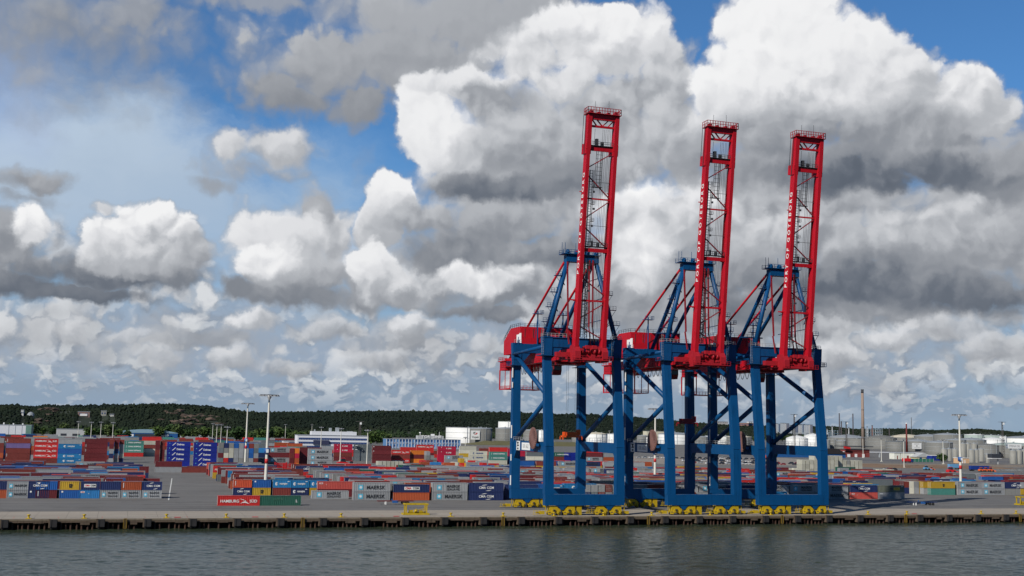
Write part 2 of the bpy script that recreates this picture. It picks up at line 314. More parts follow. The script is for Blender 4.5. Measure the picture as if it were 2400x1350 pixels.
class MB:
    def __init__(s): s.v = []; s.f = []; s.mi = []; s.c = []; s.sm = []; s.cur = 0; s.col = None; s.smooth = False
    def quad(s, *idx):
        s.f.append(idx); s.mi.append(s.cur); s.c.append(s.col); s.sm.append(s.smooth)
    def hexa(s, p):     # 8 corners: bottom ring 0-3 then top ring 4-7, counter-clockwise from above
        k = len(s.v); s.v += [tuple(q) for q in p]
        for f in ((3, 2, 1, 0), (4, 5, 6, 7), (0, 1, 5, 4), (1, 2, 6, 5), (2, 3, 7, 6), (3, 0, 4, 7)): s.quad(*[k + i for i in f])
        return s
    def box(s, x0, y0, z0, x1, y1, z1):
        return s.hexa([(x0, y0, z0), (x1, y0, z0), (x1, y1, z0), (x0, y1, z0), (x0, y0, z1), (x1, y0, z1), (x1, y1, z1), (x0, y1, z1)])
    def cbox(s, x, y, z, a, b, c): return s.box(x - a / 2, y - b / 2, z, x + a / 2, y + b / 2, z + c)
    def beam(s, p0, p1, w, h, w2=None, h2=None, up=(0, 0, 1)):
        p0, p1 = Vector(p0), Vector(p1); d = (p1 - p0).normalized(); u = Vector(up)
        if abs(d.dot(u)) > .98: u = Vector((0, 1, 0))
        a = d.cross(u).normalized(); b = a.cross(d).normalized(); w2 = w if w2 is None else w2; h2 = h if h2 is None else h2
        c0 = [p0 - a * w / 2 - b * h / 2, p0 + a * w / 2 - b * h / 2, p0 + a * w / 2 + b * h / 2, p0 - a * w / 2 + b * h / 2]
        c1 = [p1 - a * w2 / 2 - b * h2 / 2, p1 + a * w2 / 2 - b * h2 / 2, p1 + a * w2 / 2 + b * h2 / 2, p1 - a * w2 / 2 + b * h2 / 2]
        return s.hexa(c0 + c1)
    def tube(s, p0, p1, r, n=10, r2=None, cap=True):
        p0, p1 = Vector(p0), Vector(p1); d = (p1 - p0).normalized(); u = Vector((0, 0, 1)) if abs(d.z) < .9 else Vector((0, 1, 0))
        a = d.cross(u).normalized(); b = a.cross(d); r2 = r if r2 is None else r2; k = len(s.v)
        for p, rr in ((p0, r), (p1, r2)):
            for i in range(n):
                t = 2 * math.pi * i / n; s.v.append(tuple(p + a * rr * math.cos(t) + b * rr * math.sin(t)))
        o = s.smooth; s.smooth = n > 6
        for i in range(n): j = (i + 1) % n; s.quad(k + i, k + j, k + n + j, k + n + i)
        s.smooth = o
        if cap: s.quad(*[k + i for i in range(n)][::-1]); s.quad(*[k + n + i for i in range(n)])
        return s
    def prism(s, poly, p0, axis='y', t=1.0):   # polygon in the plane across axis, thickness t
        k = len(s.v); n = len(poly)
        for q in (0, t):
            for a, b in poly:
                if axis == 'y': s.v.append((p0[0] + a, p0[1] + q, p0[2] + b))
                elif axis == 'x': s.v.append((p0[0] + q, p0[1] + a, p0[2] + b))
                else: s.v.append((p0[0] + a, p0[1] + b, p0[2] + q))
        s.quad(*[k + i for i in range(n)]); s.quad(*[k + n + i for i in range(n)][::-1])
        for i in range(n): j = (i + 1) % n; s.quad(k + j, k + i, k + n + i, k + n + j)
        return s
    def lathe(s, c, prof, n=24):
        k = len(s.v); m = len(prof)
        for r, z in prof:
            for i in range(n):
                t = 2 * math.pi * i / n; s.v.append((c[0] + r * math.cos(t), c[1] + r * math.sin(t), c[2] + z))
        o = s.smooth; s.smooth = True
        for a in range(m - 1):
            for i in range(n): j = (i + 1) % n; s.quad(k + a * n + i, k + a * n + j, k + (a + 1) * n + j, k + (a + 1) * n + i)
        s.smooth = o
        s.quad(*[k + (m - 1) * n + i for i in range(n)])
        return s
    def rail(s, pts, h=1.1, r=.035, step=2.0):   # handrail along a polyline
        for a, b in zip(pts, pts[1:]):
            a, b = Vector(a), Vector(b); L = (b - a).length; n = max(1, int(L / step))
            for zz in (h, h * .5): s.beam(a + Vector((0, 0, zz)), b + Vector((0, 0, zz)), 2 * r, 2 * r)
            for i in range(n + 1): p = a.lerp(b, i / n); s.beam(p, p + Vector((0, 0, h)), 2 * r, 2 * r)
        return s
    def mesh(s, name, *mats):
        me = D.meshes.new(name); me.from_pydata(s.v, [], s.f)
        for m in mats: me.materials.append(m)
        if len(mats) > 1: me.polygons.foreach_set('material_index', s.mi)
        if any(s.sm): me.polygons.foreach_set('use_smooth', s.sm)
        if any(c is not None for c in s.c):
            at = me.color_attributes.new('Col', 'FLOAT_COLOR', 'CORNER'); buf = []
            for f, c in zip(s.f, s.c): buf += list(((*(c or (.5, .5, .5)), 1)) * len(f))
            at.data.foreach_set('color', buf)
        me.update(); return me
def link(name, data, parent=None, loc=(0, 0, 0), rz=0.0):
    o = D.objects.new(name, data); COL.objects.link(o); o.location = loc; o.rotation_euler = (0, 0, rz)
    if parent is not None: o.parent = parent
    return o
def tag(o, label=None, cat=None, group=None, kind=None):
    if label: o['label'] = label
    if cat: o['category'] = cat
    if group: o['group'] = group
    if kind: o['kind'] = kind
    return o
def thing(name, label, cat, loc=(0, 0, 0), rz=0.0, group=None): return tag(link(name, None, None, loc, rz), label, cat, group)
def part(name, mb, m, parent, label=None):
    ms = m if isinstance(m, (list, tuple)) else [m]
    return tag(link(name, mb.mesh(name, *ms), parent), label)
def struct(name, mb, m): return tag(link(name, mb.mesh(name, *(m if isinstance(m, (list, tuple)) else [m]))), kind='structure')
KIDS = {}
def copy_tree(o, parent=None):
    c = o.copy(); COL.objects.link(c); c.parent = parent
    for ch in list(o.children): copy_tree(ch, c)
    return c
TXT = {}
def text_mesh(s, size=1.0, name='lettering', bold=0.0, spacing=1.0, ext=0.01):
    key = (s, size, bold, spacing)
    if key in TXT: return TXT[key]
    cu = D.curves.new('t', 'FONT'); cu.body = s; cu.size = size; cu.align_x = 'CENTER'; cu.align_y = 'CENTER'; cu.offset = bold; cu.extrude = ext; cu.space_character = spacing
    cu.resolution_u = 3
    o = D.objects.new('t', cu); COL.objects.link(o); bpy.context.view_layer.update()
    me = D.meshes.new_from_object(o.evaluated_get(bpy.context.evaluated_depsgraph_get()))
    D.objects.remove(o); D.curves.remove(cu)
    me.name = name; TXT[key] = me
    return me
def Xat(px, Y, z=0.0):      # X of the point at depth Y and height z seen in photo column px
    a, b = -400.0, 3000.0
    for _ in range(50):
        m = (a + b) / 2
        if project((m, Y, z))[0] < px: a = m
        else: b = m
    return a
RX90 = math.radians(90)

_t = ('twenty', 'thirty', 'forty', 'fifty'); _o = ('first', 'second', 'third', 'fourth', 'fifth', 'sixth', 'seventh', 'eighth', 'ninth')
NUM = list(_o) + ['tenth', 'eleventh', 'twelfth', 'thirteenth', 'fourteenth', 'fifteenth', 'sixteenth', 'seventeenth', 'eighteenth', 'nineteenth']
for _a in _t: NUM += [_a[:-1] + 'ieth'] + [_a + '-' + q for q in _o]
def nth(k): return NUM[k]
# ------------------------------------------------------------------ ground, quay, water
EDGE = 312.5
M_asph = mat('asphalt', (.150, .145, .138), .9, .2, .05, bump=.15, bscale=1.5, wear=.30)
M_conc = mat('apron_concrete', (.32, .28, .23), .85, .12, .12, bump=.1, wear=.16)
M_quay = mat('quay_concrete', (.18, .145, .105), .85, .45, .6, streak=.7)
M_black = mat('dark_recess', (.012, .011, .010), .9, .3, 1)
M_yel = mat('crane_yellow', (.44, .30, .010), .5, .22, 1.2, streak=.3)
M_white = mat('white_paint', (.74, .74, .72), .5, .08, .5)
M_red = mat('crane_red', (.45, .008, .018), .45, .14, .3, streak=.34, spec=.25)
M_blue = mat('crane_blue', (.002, .058, .172), .45, .16, .25, streak=.38, spec=.25)
M_dkblue = mat('deck_blue', (.006, .045, .13), .5, .2, .8)
M_steel = mat('galvanised', (.42, .43, .44), .45, .15, 1.0, metal=.3)
M_dark = mat('dark_steel', (.045, .045, .05), .6, .2, 1.0)
M_rub = mat('rubber', (.022, .021, .022), .8, .3, 1.0)
M_mast = mat('mast_paint', (.62, .60, .53), .5, .12, .5, streak=.2)
M_pile = mat('rusty_pile', (.045, .022, .014), .8, .3, 1.5)

# asphalt with tyre wear and joints: one sheet to the horizon
g = MB()
g.v = [(-9000, EDGE + .6, -.004), (16000, EDGE + .6, -.004), (16000, 16000, -.004), (-9000, 16000, -.004)]; g.quad(0, 1, 2, 3)
struct('ground', g, M_asph)
g = MB(); g.v = [(-700, EDGE, .004), (1500, EDGE, .004), (1500, 337, .004), (-700, 337, .004)]; g.quad(0, 1, 2, 3)
struct('quay_apron', g, M_conc)
def strip(pts, w, mname, name='lane_line', col=(.6, .6, .56), z=.006):
    m = mat(mname, col, .8, .25, 1.0); g = MB()
    for (x0, y0), (x1, y1) in pts:
        d = Vector((x1 - x0, y1 - y0, 0)).normalized(); n = Vector((-d.y, d.x, 0)) * w / 2; k = len(g.v)
        g.v += [(x0 - n.x, y0 - n.y, z), (x1 - n.x, y1 - n.y, z), (x1 + n.x, y1 + n.y, z), (x0 + n.x, y0 + n.y, z)]; g.quad(k, k + 1, k + 2, k + 3)
    return struct(name, g, m)
a = ground(395, 1172); b = ground(403, 1121)
strip([((a.x, a.y), (b.x, b.y))], .35, 'line_white')
strip([((-700, y), (1500, y)) for y in (315.6, 316.4, 345.8, 346.6)], .12, 'rail_groove', 'crane_rail', (.05, .045, .04), .009)
strip([((-700, 337.4), (1500, 337.4))], .6, 'edge_dirt', 'apron_joint', (.07, .07, .07), .005)
strip([((-700, 390 - 9.5), (9, 390 - 9.5)), ((30, 371), (290, 371))], .5, 'tyre_marks', 'tyre_marks', (.085, .086, .088), .004)
strip([((-700 + 7.4 * i, 313.8), (-700 + 7.4 * i, 337)) for i in range(260)], .09, 'joint_dark', 'slab_joints', (.16, .14, .12), .005)
strip([((-700 + 10.4 * i, 314.2), (-700 + 10.4 * i, 319)) for i in range(200)], .10, 'bay_mark', 'bay_marks', (.5, .10, .06), .007)

import numpy as np
def wave_mesh():        # wind ripples as real geometry where the photo sees water, flat sheet round it
    X0, X1, Y0, Y1 = -60.0, 330.0, 175.0, EDGE + 3.5; dx, dy = .42, .42
    nx, ny = int((X1 - X0) / dx) + 1, int((Y1 - Y0) / dy) + 1
    xs, ys = np.meshgrid(np.linspace(X0, X1, nx), np.linspace(Y0, Y1, ny)); z = np.zeros_like(xs); r = np.random.RandomState(4)
    for k in range(64):
        lam = 1.0 * 1.036 ** k; th = math.radians(248) + r.normal(0, .55); ph = r.uniform(0, 6.28); amp = .0044 * lam ** .48
        kx, ky = math.cos(th) * 6.283 / lam, math.sin(th) * 6.283 / lam
        env = 1 + .5 * np.sin(xs * .031 * r.uniform(.5, 1.5) + ys * .05 * r.uniform(.5, 1.5) + r.uniform(0, 6))
        q_ = np.sin(kx * xs + ky * ys + ph); z += amp * env * (q_ - .25 * q_ * q_)
    fade = np.minimum(np.minimum((xs - X0) / 6, (X1 - xs) / 6), np.minimum((ys - Y0) / 6, 1)).clip(0, 1); z = z * fade - 2.6
    co = np.stack([xs, ys, z], -1).reshape(-1, 3)
    i = np.arange((ny - 1) * nx).reshape(ny - 1, nx)[:, :-1].ravel(); f = np.stack([i, i + 1, i + nx + 1, i + nx], -1)
    n0 = len(co); B_ = [(-9000, -2500), (9000, -2500), (9000, Y1), (-9000, Y1)]; Ii = [(X0, Y0), (X1, Y0), (X1, Y1), (X0, Y1)]
    co = np.vstack([co, [(x, y, -2.6) for x, y in B_ + Ii]]); f = np.vstack([f, [(n0, n0 + 1, n0 + 5, n0 + 4), (n0 + 1, n0 + 2, n0 + 6, n0 + 5), (n0 + 3, n0, n0 + 4, n0 + 7)]])
    me = D.meshes.new('water'); me.vertices.add(len(co)); me.vertices.foreach_set('co', co.astype(np.float32).ravel()); me.loops.add(f.size); me.loops.foreach_set('vertex_index', f.astype(np.int32).ravel())
    me.polygons.add(len(f)); me.polygons.foreach_set('loop_start', np.arange(0, f.size, 4, dtype=np.int32)); me.polygons.foreach_set('use_smooth', np.ones(len(f), dtype=bool)); me.update(calc_edges=True); return me
mw = D.materials.new('water'); mw.use_nodes = True; T = mw.node_tree; bs = T.nodes['Principled BSDF']
bs.inputs['Base Color'].default_value = (.030, .040, .025, 1); bs.inputs['Roughness'].default_value = .10; bs.inputs['IOR'].default_value = 1.20
geo = T.nodes.new('ShaderNodeNewGeometry')
def wn(scale, det, sx_, sy_, rot=0.3):
    mp = T.nodes.new('ShaderNodeMapping'); mp.inputs['Scale'].default_value = (sx_, sy_, 1); mp.inputs['Rotation'].default_value = (0, 0, rot); T.links.new(geo.outputs['Position'], mp.inputs[0])
    n = T.nodes.new('ShaderNodeTexNoise'); n.inputs['Scale'].default_value = scale; n.inputs['Detail'].default_value = det; n.inputs['Roughness'].default_value = .62
    T.links.new(mp.outputs[0], n.inputs['Vector']); return n.outputs['Fac']
hgt = math_n(T, 'ADD', math_n(T, 'MULTIPLY', wn(.5, 5, 1, .8), .5), math_n(T, 'MULTIPLY', wn(1.6, 5, .8, 1.0, -.5), .35))
bp = T.nodes.new('ShaderNodeBump'); bp.inputs['Strength'].default_value = .6; bp.inputs['Distance'].default_value = .5
T.links.new(hgt, bp.inputs['Height']); T.links.new(bp.outputs[0], bs.inputs['Normal'])
patch = wn(.02, 3, 1, .5, .1)
T.links.new(smooth(T, patch, .35, .7, .08, .20), bs.inputs['Roughness'])
wme = wave_mesh(); wme.materials.append(mw); tag(link('water', wme), kind='structure')

# quay wall: cap beam, recess with piles, fender piers
q = MB()
q.box(-700, EDGE, -.42, 1500, EDGE + 1.2, 0)
struct('quay_cap', q, M_quay)
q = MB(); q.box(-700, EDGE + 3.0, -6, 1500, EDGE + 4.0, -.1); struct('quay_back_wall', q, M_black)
rnd = random.Random(5)
q = MB(); q.smooth = False
PX0 = -60.0; PITCHQ = 11.15
for i in range(-20, 60):
    x = PX0 + i * PITCHQ
    for k in range(7):
        if rnd.random() < .12: continue
        xx = x + 2.6 + k * 1.25 + rnd.uniform(-.15, .15)
        q.tube((xx, EDGE + .75, -5), (xx, EDGE + .75, -.8), .27, 8, cap=False)
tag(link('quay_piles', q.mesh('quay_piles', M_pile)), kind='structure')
# raised and lowered cap blocks give the stepped underside
q = MB()
for i in range(-20, 60):
    x = PX0 + i * PITCHQ
    a = rnd.choice((0, 1)); q.box(x + 1.9, EDGE + .05, -.95, x + 11.0, EDGE + 1.1, -.41)
    q.box(x + 7.2 + rnd.uniform(-.6, .6), EDGE + .1, -1.15 - .35 * a, x + 9.6 + rnd.uniform(-.5, .5), EDGE + 1.0, -.94)
    q.box(x - .25, EDGE - .2, -2.2, x + .1, EDGE + 1.1, .0)
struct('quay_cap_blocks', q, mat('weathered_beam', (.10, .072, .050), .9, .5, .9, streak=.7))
proto = None
FL = ['dark rubber fender panel on the quay wall, first from the left']; kf = 0
for i in range(-3, 38):
    x = PX0 + i * PITCHQ
    if project((x, EDGE, 0))[0] > 2440 or project((x, EDGE, 0))[0] < -60: continue
    if proto is None:
        proto = thing('quay_fender', FL[0], 'fender', (x, EDGE, 0), 0, 'fenders along the quay wall')
        part('panel', MB().box(.12, -.75, -2.0, 1.85, -.35, -.12).box(.2, -.85, -1.95, .5, -.75, -.15).box(1.45, -.85, -1.95, 1.75, -.75, -.15), M_rub, proto)
        part('mount', MB().tube((.98, -.35, -1.0), (.98, 0.05, -1.0), .55, 12).box(.15, -.35, -2.5, 1.8, 1.1, -.76), M_black, proto)
    else:
        kf += 1; c = copy_tree(proto); c.location.x = x; c['label'] = 'dark rubber fender panel on the quay wall, %s from the left' % nth(kf)
# bollards, ladders, life-buoy boxes
bp_ = thing('mooring_bollard', 'yellow double headed mooring bollard on the quay edge', 'bollard', (0, 0, 0), 0, 'yellow bollards along the quay edge')
part('base', MB().cbox(0, 0, 0, 1.1, .8, .12), M_yel, bp_); part('post', MB().lathe((0, 0, .12), [(.24, 0), (.18, .2), (.18, .45), (.36, .55), (.36, .68), (.1, .75)], 12), M_yel, bp_)
bp_.scale = (1.25, 1.25, 1.25)
kf = 0
for px in (67, 197, 390, 530, 666, 799, 1056, 1179, 1298, 1414, 1527, 1664, 1806, 2034, 2125, 2299, 2381):
    o = bp_ if kf == 0 else copy_tree(bp_); o['label'] = 'yellow double headed mooring bollard on the quay edge, %s from the left' % nth(kf); kf += 1; o.location = (Xat(px, EDGE + 1.0), EDGE + .9, .005)
lp = thing('quay_ladder', 'yellow access ladder hanging down the quay wall', 'ladder', (0, 0, 0), 0, 'yellow ladders down the quay wall')
M_och = mat('ladder_ochre', (.26, .16, .02), .7, .3, 2); part('rails', MB().box(0, -.35, -2.4, .09, -.2, .05).box(.75, -.35, -2.4, .84, -.2, .05), M_och, lp)
rg = MB()
for k in range(10): rg.box(.09, -.32, -2.5 + k * .28, .75, -.24, -2.44 + k * .28)
part('rungs', rg, M_och, lp); part('back_plate', MB().box(.1, -.19, -2.4, .75, -.12, -.05), M_dark, lp)
for k, px in enumerate((340, 755, 1136, 1492, 1808, 2097, 2355)):
    o = lp if k == 0 else copy_tree(lp); _x = Xat(px, EDGE); _x = PX0 + round((_x - PX0 - 6.2) / PITCHQ) * PITCHQ + 6.2; o.location = (_x, EDGE - .1, 0); o['label'] = 'yellow access ladder hanging down the quay wall, %s from the left' % nth(k)
cp_ = thing('cable_cover', 'small red service pit cover on the concrete apron edge', 'cover', (0, 0, 0), 0, 'red covers along the apron edge')
part('lid', MB().cbox(0, 0, 0, 1.5, .7, .16), mat('signal_red', (.5, .03, .03), .5), cp_); part('rim', MB().cbox(0, 0, 0, 1.7, .9, .05), M_dark, cp_)
for k, px in enumerate((416, 598, 929, 2143)):
    o = cp_ if k == 0 else copy_tree(cp_); o.location = (Xat(px, EDGE + 2), EDGE + 2, .01); o['label'] = 'small red service pit cover on the apron edge, %s from the left' % nth(k)
# ------------------------------------------------------------------ ship-to-shore cranes
YW, GAUGE = 316.0, 30.5
M_sign = mat('sign_white', (.78, .78, .76), .4, .03); M_ink = mat('sign_ink', (.03, .03, .035), .5, .0); M_glass = mat('cab_glass', (.02, .03, .04), .08, .0, spec=.6)
M_reel = mat('cable_reel_pink', (.20, .105, .09), .5, .15, 1.0); M_dred = mat('dark_red', (.22, .012, .018), .5, .2, 1.0); M_logo = mat('logo_blue', (.015, .05, .16), .5, 0)
M_rope = mat('wire_rope', (.10, .10, .10), .6, 0); M_ora = mat('spreader_orange', (.75, .10, .015), .5, .1, 1); M_maro = mat('hinge_red', (.34, .012, .02), .5, .25, 1.2)
def build_crane():
    t = thing('ship_to_shore_crane', '', 'crane', (0, 0, 0), 0, 'blue gantry cranes with raised red booms')
    G_ = GAUGE
    # legs: square box columns, bent above the portal beam
    for sx_ in (-1, 1):
        x = sx_ * 11.1
        L = MB(); L.beam((x, 0, 5.9), (x, .25, 19.5), 2.7, 2.0, 2.5, 2.0, (0, 1, 0)); L.beam((x, .25, 19.5), (x, 3.3, 46.6), 2.5, 2.0, 2.3, 1.8, (0, 1, 0))
        L.beam((x, 3.3, 45.9), (x, 3.4, 51.6), 2.5, 2.1, 3.1, 2.3, (0, 1, 0)); o = part('waterside_leg', L, M_blue, t)
        L = MB(); L.beam((x, G_, 5.9), (x, G_, 20.5), 2.9, 2.2, 2.7, 2.2, (0, 1, 0)); L.beam((x, G_, 20.5), (x, G_ + .5, 47), 2.6, 2.2, 2.4, 2.0, (0, 1, 0))
        L.beam((x, G_ + .5, 46), (x, G_ + .6, 51.4), 2.6, 2.2, 3.0, 2.4, (0, 1, 0)); part('landside_leg', L, M_blue, t)
        # portal tie, bracing and top tube in the side frame
        b = MB(); b.beam((x, 1.1, 19.3), (x, G_ - 1.1, 19.3), 1.5, 3.0)
        for yy, s_ in ((1.1, 1), (G_ - 1.1, -1)): b.prism([(0, 0), (2.2 * s_, 0), (0, -2.4)] if s_ > 0 else [(0, 0), (0, -2.4), (2.2 * s_, 0)], (x - .7, yy, 17.8), 'x', 1.4)
        part('portal_beam', b, M_blue, t)
        b = MB()
        for p0, p1 in (((x, G_ - .6, 46.8), (x, 3.0, 34.6)), ((x, 2.6, 33.2), (x, G_ - .8, 21.3))): b.tube(p0, p1, .72, 12)
        b.prism([(0, 32.2), (0, 35.8), (1.9, 35.4), (1.9, 32.6)], (x - .2, 2.4, 0), 'x', .4)
        part('diagonal_brace', b, M_blue, t)
        part('top_tube', MB().tube((x + sx_ * 1.0, G_ + .3, 47.8), (x + sx_ * 1.0, 3.2, 48.6), .55, 12), M_blue, t)
    for y, nm in ((0, 'waterside_sill'), (G_, 'landside_sill')):
        b = MB(); b.box(-12.35, y - 1.05, 2.85, 12.35, y + 1.05, 6.0)
        for lx in (-7.0, 7.6): b.prism([(-1.9, 0), (-.95, -.5), (-.45, -1.25), (.45, -1.25), (.95, -.5), (1.9, 0)], (lx, y - .9, 2.86), 'y', 1.8)
        part('sill_beam', b, M_blue, t)
    # top cross beams with haunches
    b = MB(); b.box(-10.2, 2.4, 48.6, 10.2, 4.6, 51.3); b.box(-12.5, 2.1, 51.3, 12.5, 4.9, 51.5)
    for s_ in (-1, 1): b.prism([(-9.7 * s_, 48.6), (-6.2 * s_, 48.6), (-9.7 * s_, 45.2)] if s_ > 0 else [(9.7, 48.6), (9.7, 45.2), (6.2, 48.6)], (0, 2.6, 0), 'y', 1.7)
    part('waterside_cross_beam', b, M_blue, t)
    b = MB(); b.box(-10.2, G_ - .6, 48.4, 10.2, G_ + 1.6, 51.2)
    for s_ in (-1, 1): b.prism([(-9.7 * s_, 48.4), (-6.5 * s_, 48.4), (-9.7 * s_, 44.8)] if s_ > 0 else [(9.7, 48.4), (9.7, 44.8), (6.5, 48.4)], (0, G_ - .4, 0), 'y', 1.7)
    part('landside_cross_beam', b, M_blue, t)
    # yellow travel gear: four equalisers each on two four-wheel trucks
    for y in (0, G_):
        for k, lx in enumerate((-7.0, 7.6)):
            e = MB(); w_ = 4.1
            e.prism([(-w_, .95), (-w_ + .3, 2.65), (-1.9, 2.65), (-1.05, 2.0), (-.5, 1.25), (.5, 1.25), (1.05, 2.0), (1.9, 2.65), (w_ - .3, 2.65), (w_, .75), (2.9, .45), (1.2, .8), (-1.2, .8), (-2.9, .45)], (lx, y - .75, 0), 'y', 1.5)
            e.box(lx - 3.7, y - .35, .85, lx + 3.7, y + .35, 1.9); o = part('equaliser', e, M_yel, t)
            for dx in (-2.35, 2.35):
                tr = MB(); c = lx + dx
                tr.prism([(-2.0, .3), (-1.9, 1.15), (-1.0, 1.3), (-.55, 1.75), (.55, 1.75), (1.0, 1.3), (1.9, 1.15), (2.0, .3), (1.1, .25), (.6, .62), (-.6, .62), (-1.1, .25)], (c, y - .95, 0), 'y', .35)
                tr.prism([(-2.0, .3), (-1.9, 1.15), (1.9, 1.15), (2.0, .3), (1.1, .25), (.6, .62), (-.6, .62), (-1.1, .25)], (c, y + .6, 0), 'y', .35)
                tr.tube((c, y - 1.0, 1.35), (c, y + 1.0, 1.35), .24, 8).cbox(c - .9, y - 1.25, .75, .55, .5, .55).cbox(c + 1.0, y - 1.2, .7, .4, .4, .7)
                o = part('truck', tr, M_yel, t)
                part('drive_motor', MB().cbox(c - .1, y - 1.15, 1.0, .3, .3, .4).tube((c - .7, y - 1.2, 1.62), (c + .1, y - 1.2, 1.62), .12, 8).box(c - 1.9, y - .97, .78, c - .7, y - .955, .95).box(c + .7, y - .97, .78, c + 1.9, y - .955, .95).cbox(c + 1.9, y - 1.0, .2, .3, .5, 1.2), M_dark, o)
                wh = MB()
                for q_ in (-1.45, 1.45): wh.tube((c + q_, y - .55, .42), (c + q_, y + .55, .42), .42, 12)
                part('wheels', wh, M_dark, o)
        s_ = MB(); s_.cbox(-1.7, y, .15, 1.5, 1.4, 2.66).cbox(-1.7, y, .9, 1.6, 1.3, .12)
        part('gear_cabinet', s_, M_yel, t)
        s_ = MB()
        for xx in (1.1, 2.3): s_.cbox(xx, y - .4, .5, .09, .09, 2.3)
        s_.cbox(1.9, y, .55, 2.6, 1.0, .12).rail([(.7, y - .5, .65), (3.1, y - .5, .65)], 1.0, .04, .6)
        for xx in (-12.0, -11.4, 12.5): s_.cbox(xx, y - .5, 1.0, .16, .16, 1.9)
        s_.cbox(-13.0, y, .35, 1.5, .9, .9).cbox(-14.2, y, .6, 1.2, .5, .5).cbox(13.4, y, .35, 1.3, .9, .8).rail([(-15.6, y - .4, .3), (-13.6, y - .4, .3)], 1.1, .04, .7).cbox(-14.6, y, .3, 2.2, .8, .08)
        part('buffer', s_, M_yel, t)
    # fixed twin girder and trolley rails, red
    b = MB()
    for x in (-4.3, 4.3): b.box(x - .6, -2.2, 45.1, x + .6, 62, 48.1)
    for y in (-1.5, 8, 20, 33, 46, 61): b.box(-3.7, y, 45.6, 3.7, y + .8, 47.4)
    part('fixed_girder', b, M_red, t)
    b = MB()
    for x in (-5.7, 5.7): b.box(x - .55, -1, 45.0, x + .55, 62, 45.12).rail([(x + (.5 if x > 0 else -.5), -1, 45.12), (x + (.5 if x > 0 else -.5), 62, 45.12)], 1.1, .04, 3)
    part('girder_walkway', b, M_dred, t)
    b = MB()       # festoon loops under the left girder
    for k in range(13):
        y0 = 8 + k * 3.0; pts = [Vector((-5.0, y0 + 3.0 * i / 6, 44.6 - 2.6 * math.sin(math.pi * i / 6))) for i in range(7)]
        for p, q_ in zip(pts, pts[1:]): b.beam(p, q_, .13, .13)
    part('festoon_cable', b, M_rope, t)
    # rear end: platform, hanging frame, red boxes
    b = MB(); b.box(-6.6, 55, 47.0, 6.6, 64, 47.25).rail([(-6.5, 55, 47.25), (-6.5, 64, 47.25), (6.5, 64, 47.25)], 1.2, .045, 1.5); b.box(-6.2, 57, 44.0, -3.0, 63, 46.9); b.box(3.0, 57, 44.0, 6.2, 63, 46.9)
    part('rear_platform', b, M_red, t)
    b = MB()
    for x in (-6.0, 6.0):
        b.beam((x, 63.4, 44.2), (x, 63.4, 37.6), .35, .35); b.beam((x, 63.4, 37.6), (x, 52, 37.6), .35, .35); b.beam((x, 52, 37.6), (x, 52, 44), .3, .3); b.beam((x, 57.5, 37.6), (x, 57.5, 44), .2, .2)
    b.box(-6, 52, 37.5, 6, 63.4, 37.6).rail([(-6, 52, 37.6), (6, 52, 37.6), (6, 63.4, 37.6), (-6, 63.4, 37.6), (-6, 52, 37.6)], 1.1, .04, 1.2)
    part('hanging_frame', b, M_red, t)
    # machine house with chamfered rear roof
    h = MB(); prof = [(33.8, 48.6), (50.5, 48.6), (50.5, 53.2), (43.5, 57.0), (33.8, 57.0)]
    h.prism(prof, (-9.0, 0, 0), 'x', 18.0)
    house = part('machine_house', h, M_red, t)
    part('annex', MB().box(-9.5, 30.8, 48.5, -3.6, 33.8, 53.2), M_red, house); part('annex', MB().box(4.0, 31.0, 48.5, 9.4, 33.8, 52.0), M_red, house)
    h = MB(); h.rail([(-9, 34, 57), (9, 34, 57)], 1.1, .045, 1.6).rail([(-9, 34, 57), (-9, 43.5, 57), (-9, 50.5, 53.2)], 1.1, .045, 1.6); part('roof_rail', h, M_dark, house)
    h = MB()
    for k in range(6): h.box(-7.5 + 2.8 * k, 33.7, 53.6, -7.35 + 2.8 * k, 33.79, 56.4)
    h.box(-5.5, 30.7, 50.4, -4.2, 30.79, 51.4).box(1.5, 33.7, 50.0, 3.1, 33.79, 51.0); part('louvres', h, M_dark, house)
    s_ = part('house_sign', MB().box(-9.62, 31.2, 48.6, -9.5, 35.6, 54.4).box(-9.62, 31.2, 54.4, -9.5, 33.0, 54.7), M_sign, house)
    e = MB(); pts = []
    for i in range(14): a_ = math.radians(35 + i * 21); pts.append(Vector((-9.68, 33.5 + 1.35 * math.cos(a_), 50.7 + 1.35 * math.sin(a_))))
    for p, q_ in zip(pts, pts[1:]): e.beam(p, q_, .12, .5)
    e.box(-9.74, 33.3, 49.4, -9.62, 33.7, 53.6).box(-9.74, 32.2, 52.2, -9.62, 34.8, 52.5); part('emblem', e, M_logo, s_)
    # pylon (A-frame): four tubes to an apex beam
    AY_, AZ = 4.2, 76.0
    for s_ in (-1, 1):
        part('pylon_front_tube', MB().tube((s_ * 11.0, 3.5, 51.4), (s_ * 4.4, AY_, AZ - .6), .70, 14), M_blue, t)
        part('pylon_rear_tube', MB().tube((s_ * 2.6, G_ + .6, 51.2), (s_ * 4.2, AY_ + .8, AZ - .8), .62, 14), M_blue, t)
        b = MB(); b.tube((s_ * 4.3, AY_ + 1.2, AZ), (s_ * 4.3, 58, 48.2), .36, 10); part('backstay', b, M_red, t)
        b = MB(); b.cbox(s_ * 4.3, 30.5, 51.2, .32, .32, 10.6).beam((s_ * 4.3, 30.5, 60), (s_ * 4.3, 34.2, 51.4), .14, .14).cbox(s_ * 4.3, 30.4, 60.9, 3.2, 2.2, .14).rail([(s_ * 4.3 - 1.6, 29.4, 61), (s_ * 4.3 + 1.6, 29.4, 61), (s_ * 4.3 + 1.6, 31.5, 61)], 1.1, .04, 1)
        part('stay_mast', b, M_blue, t)
        b = MB()
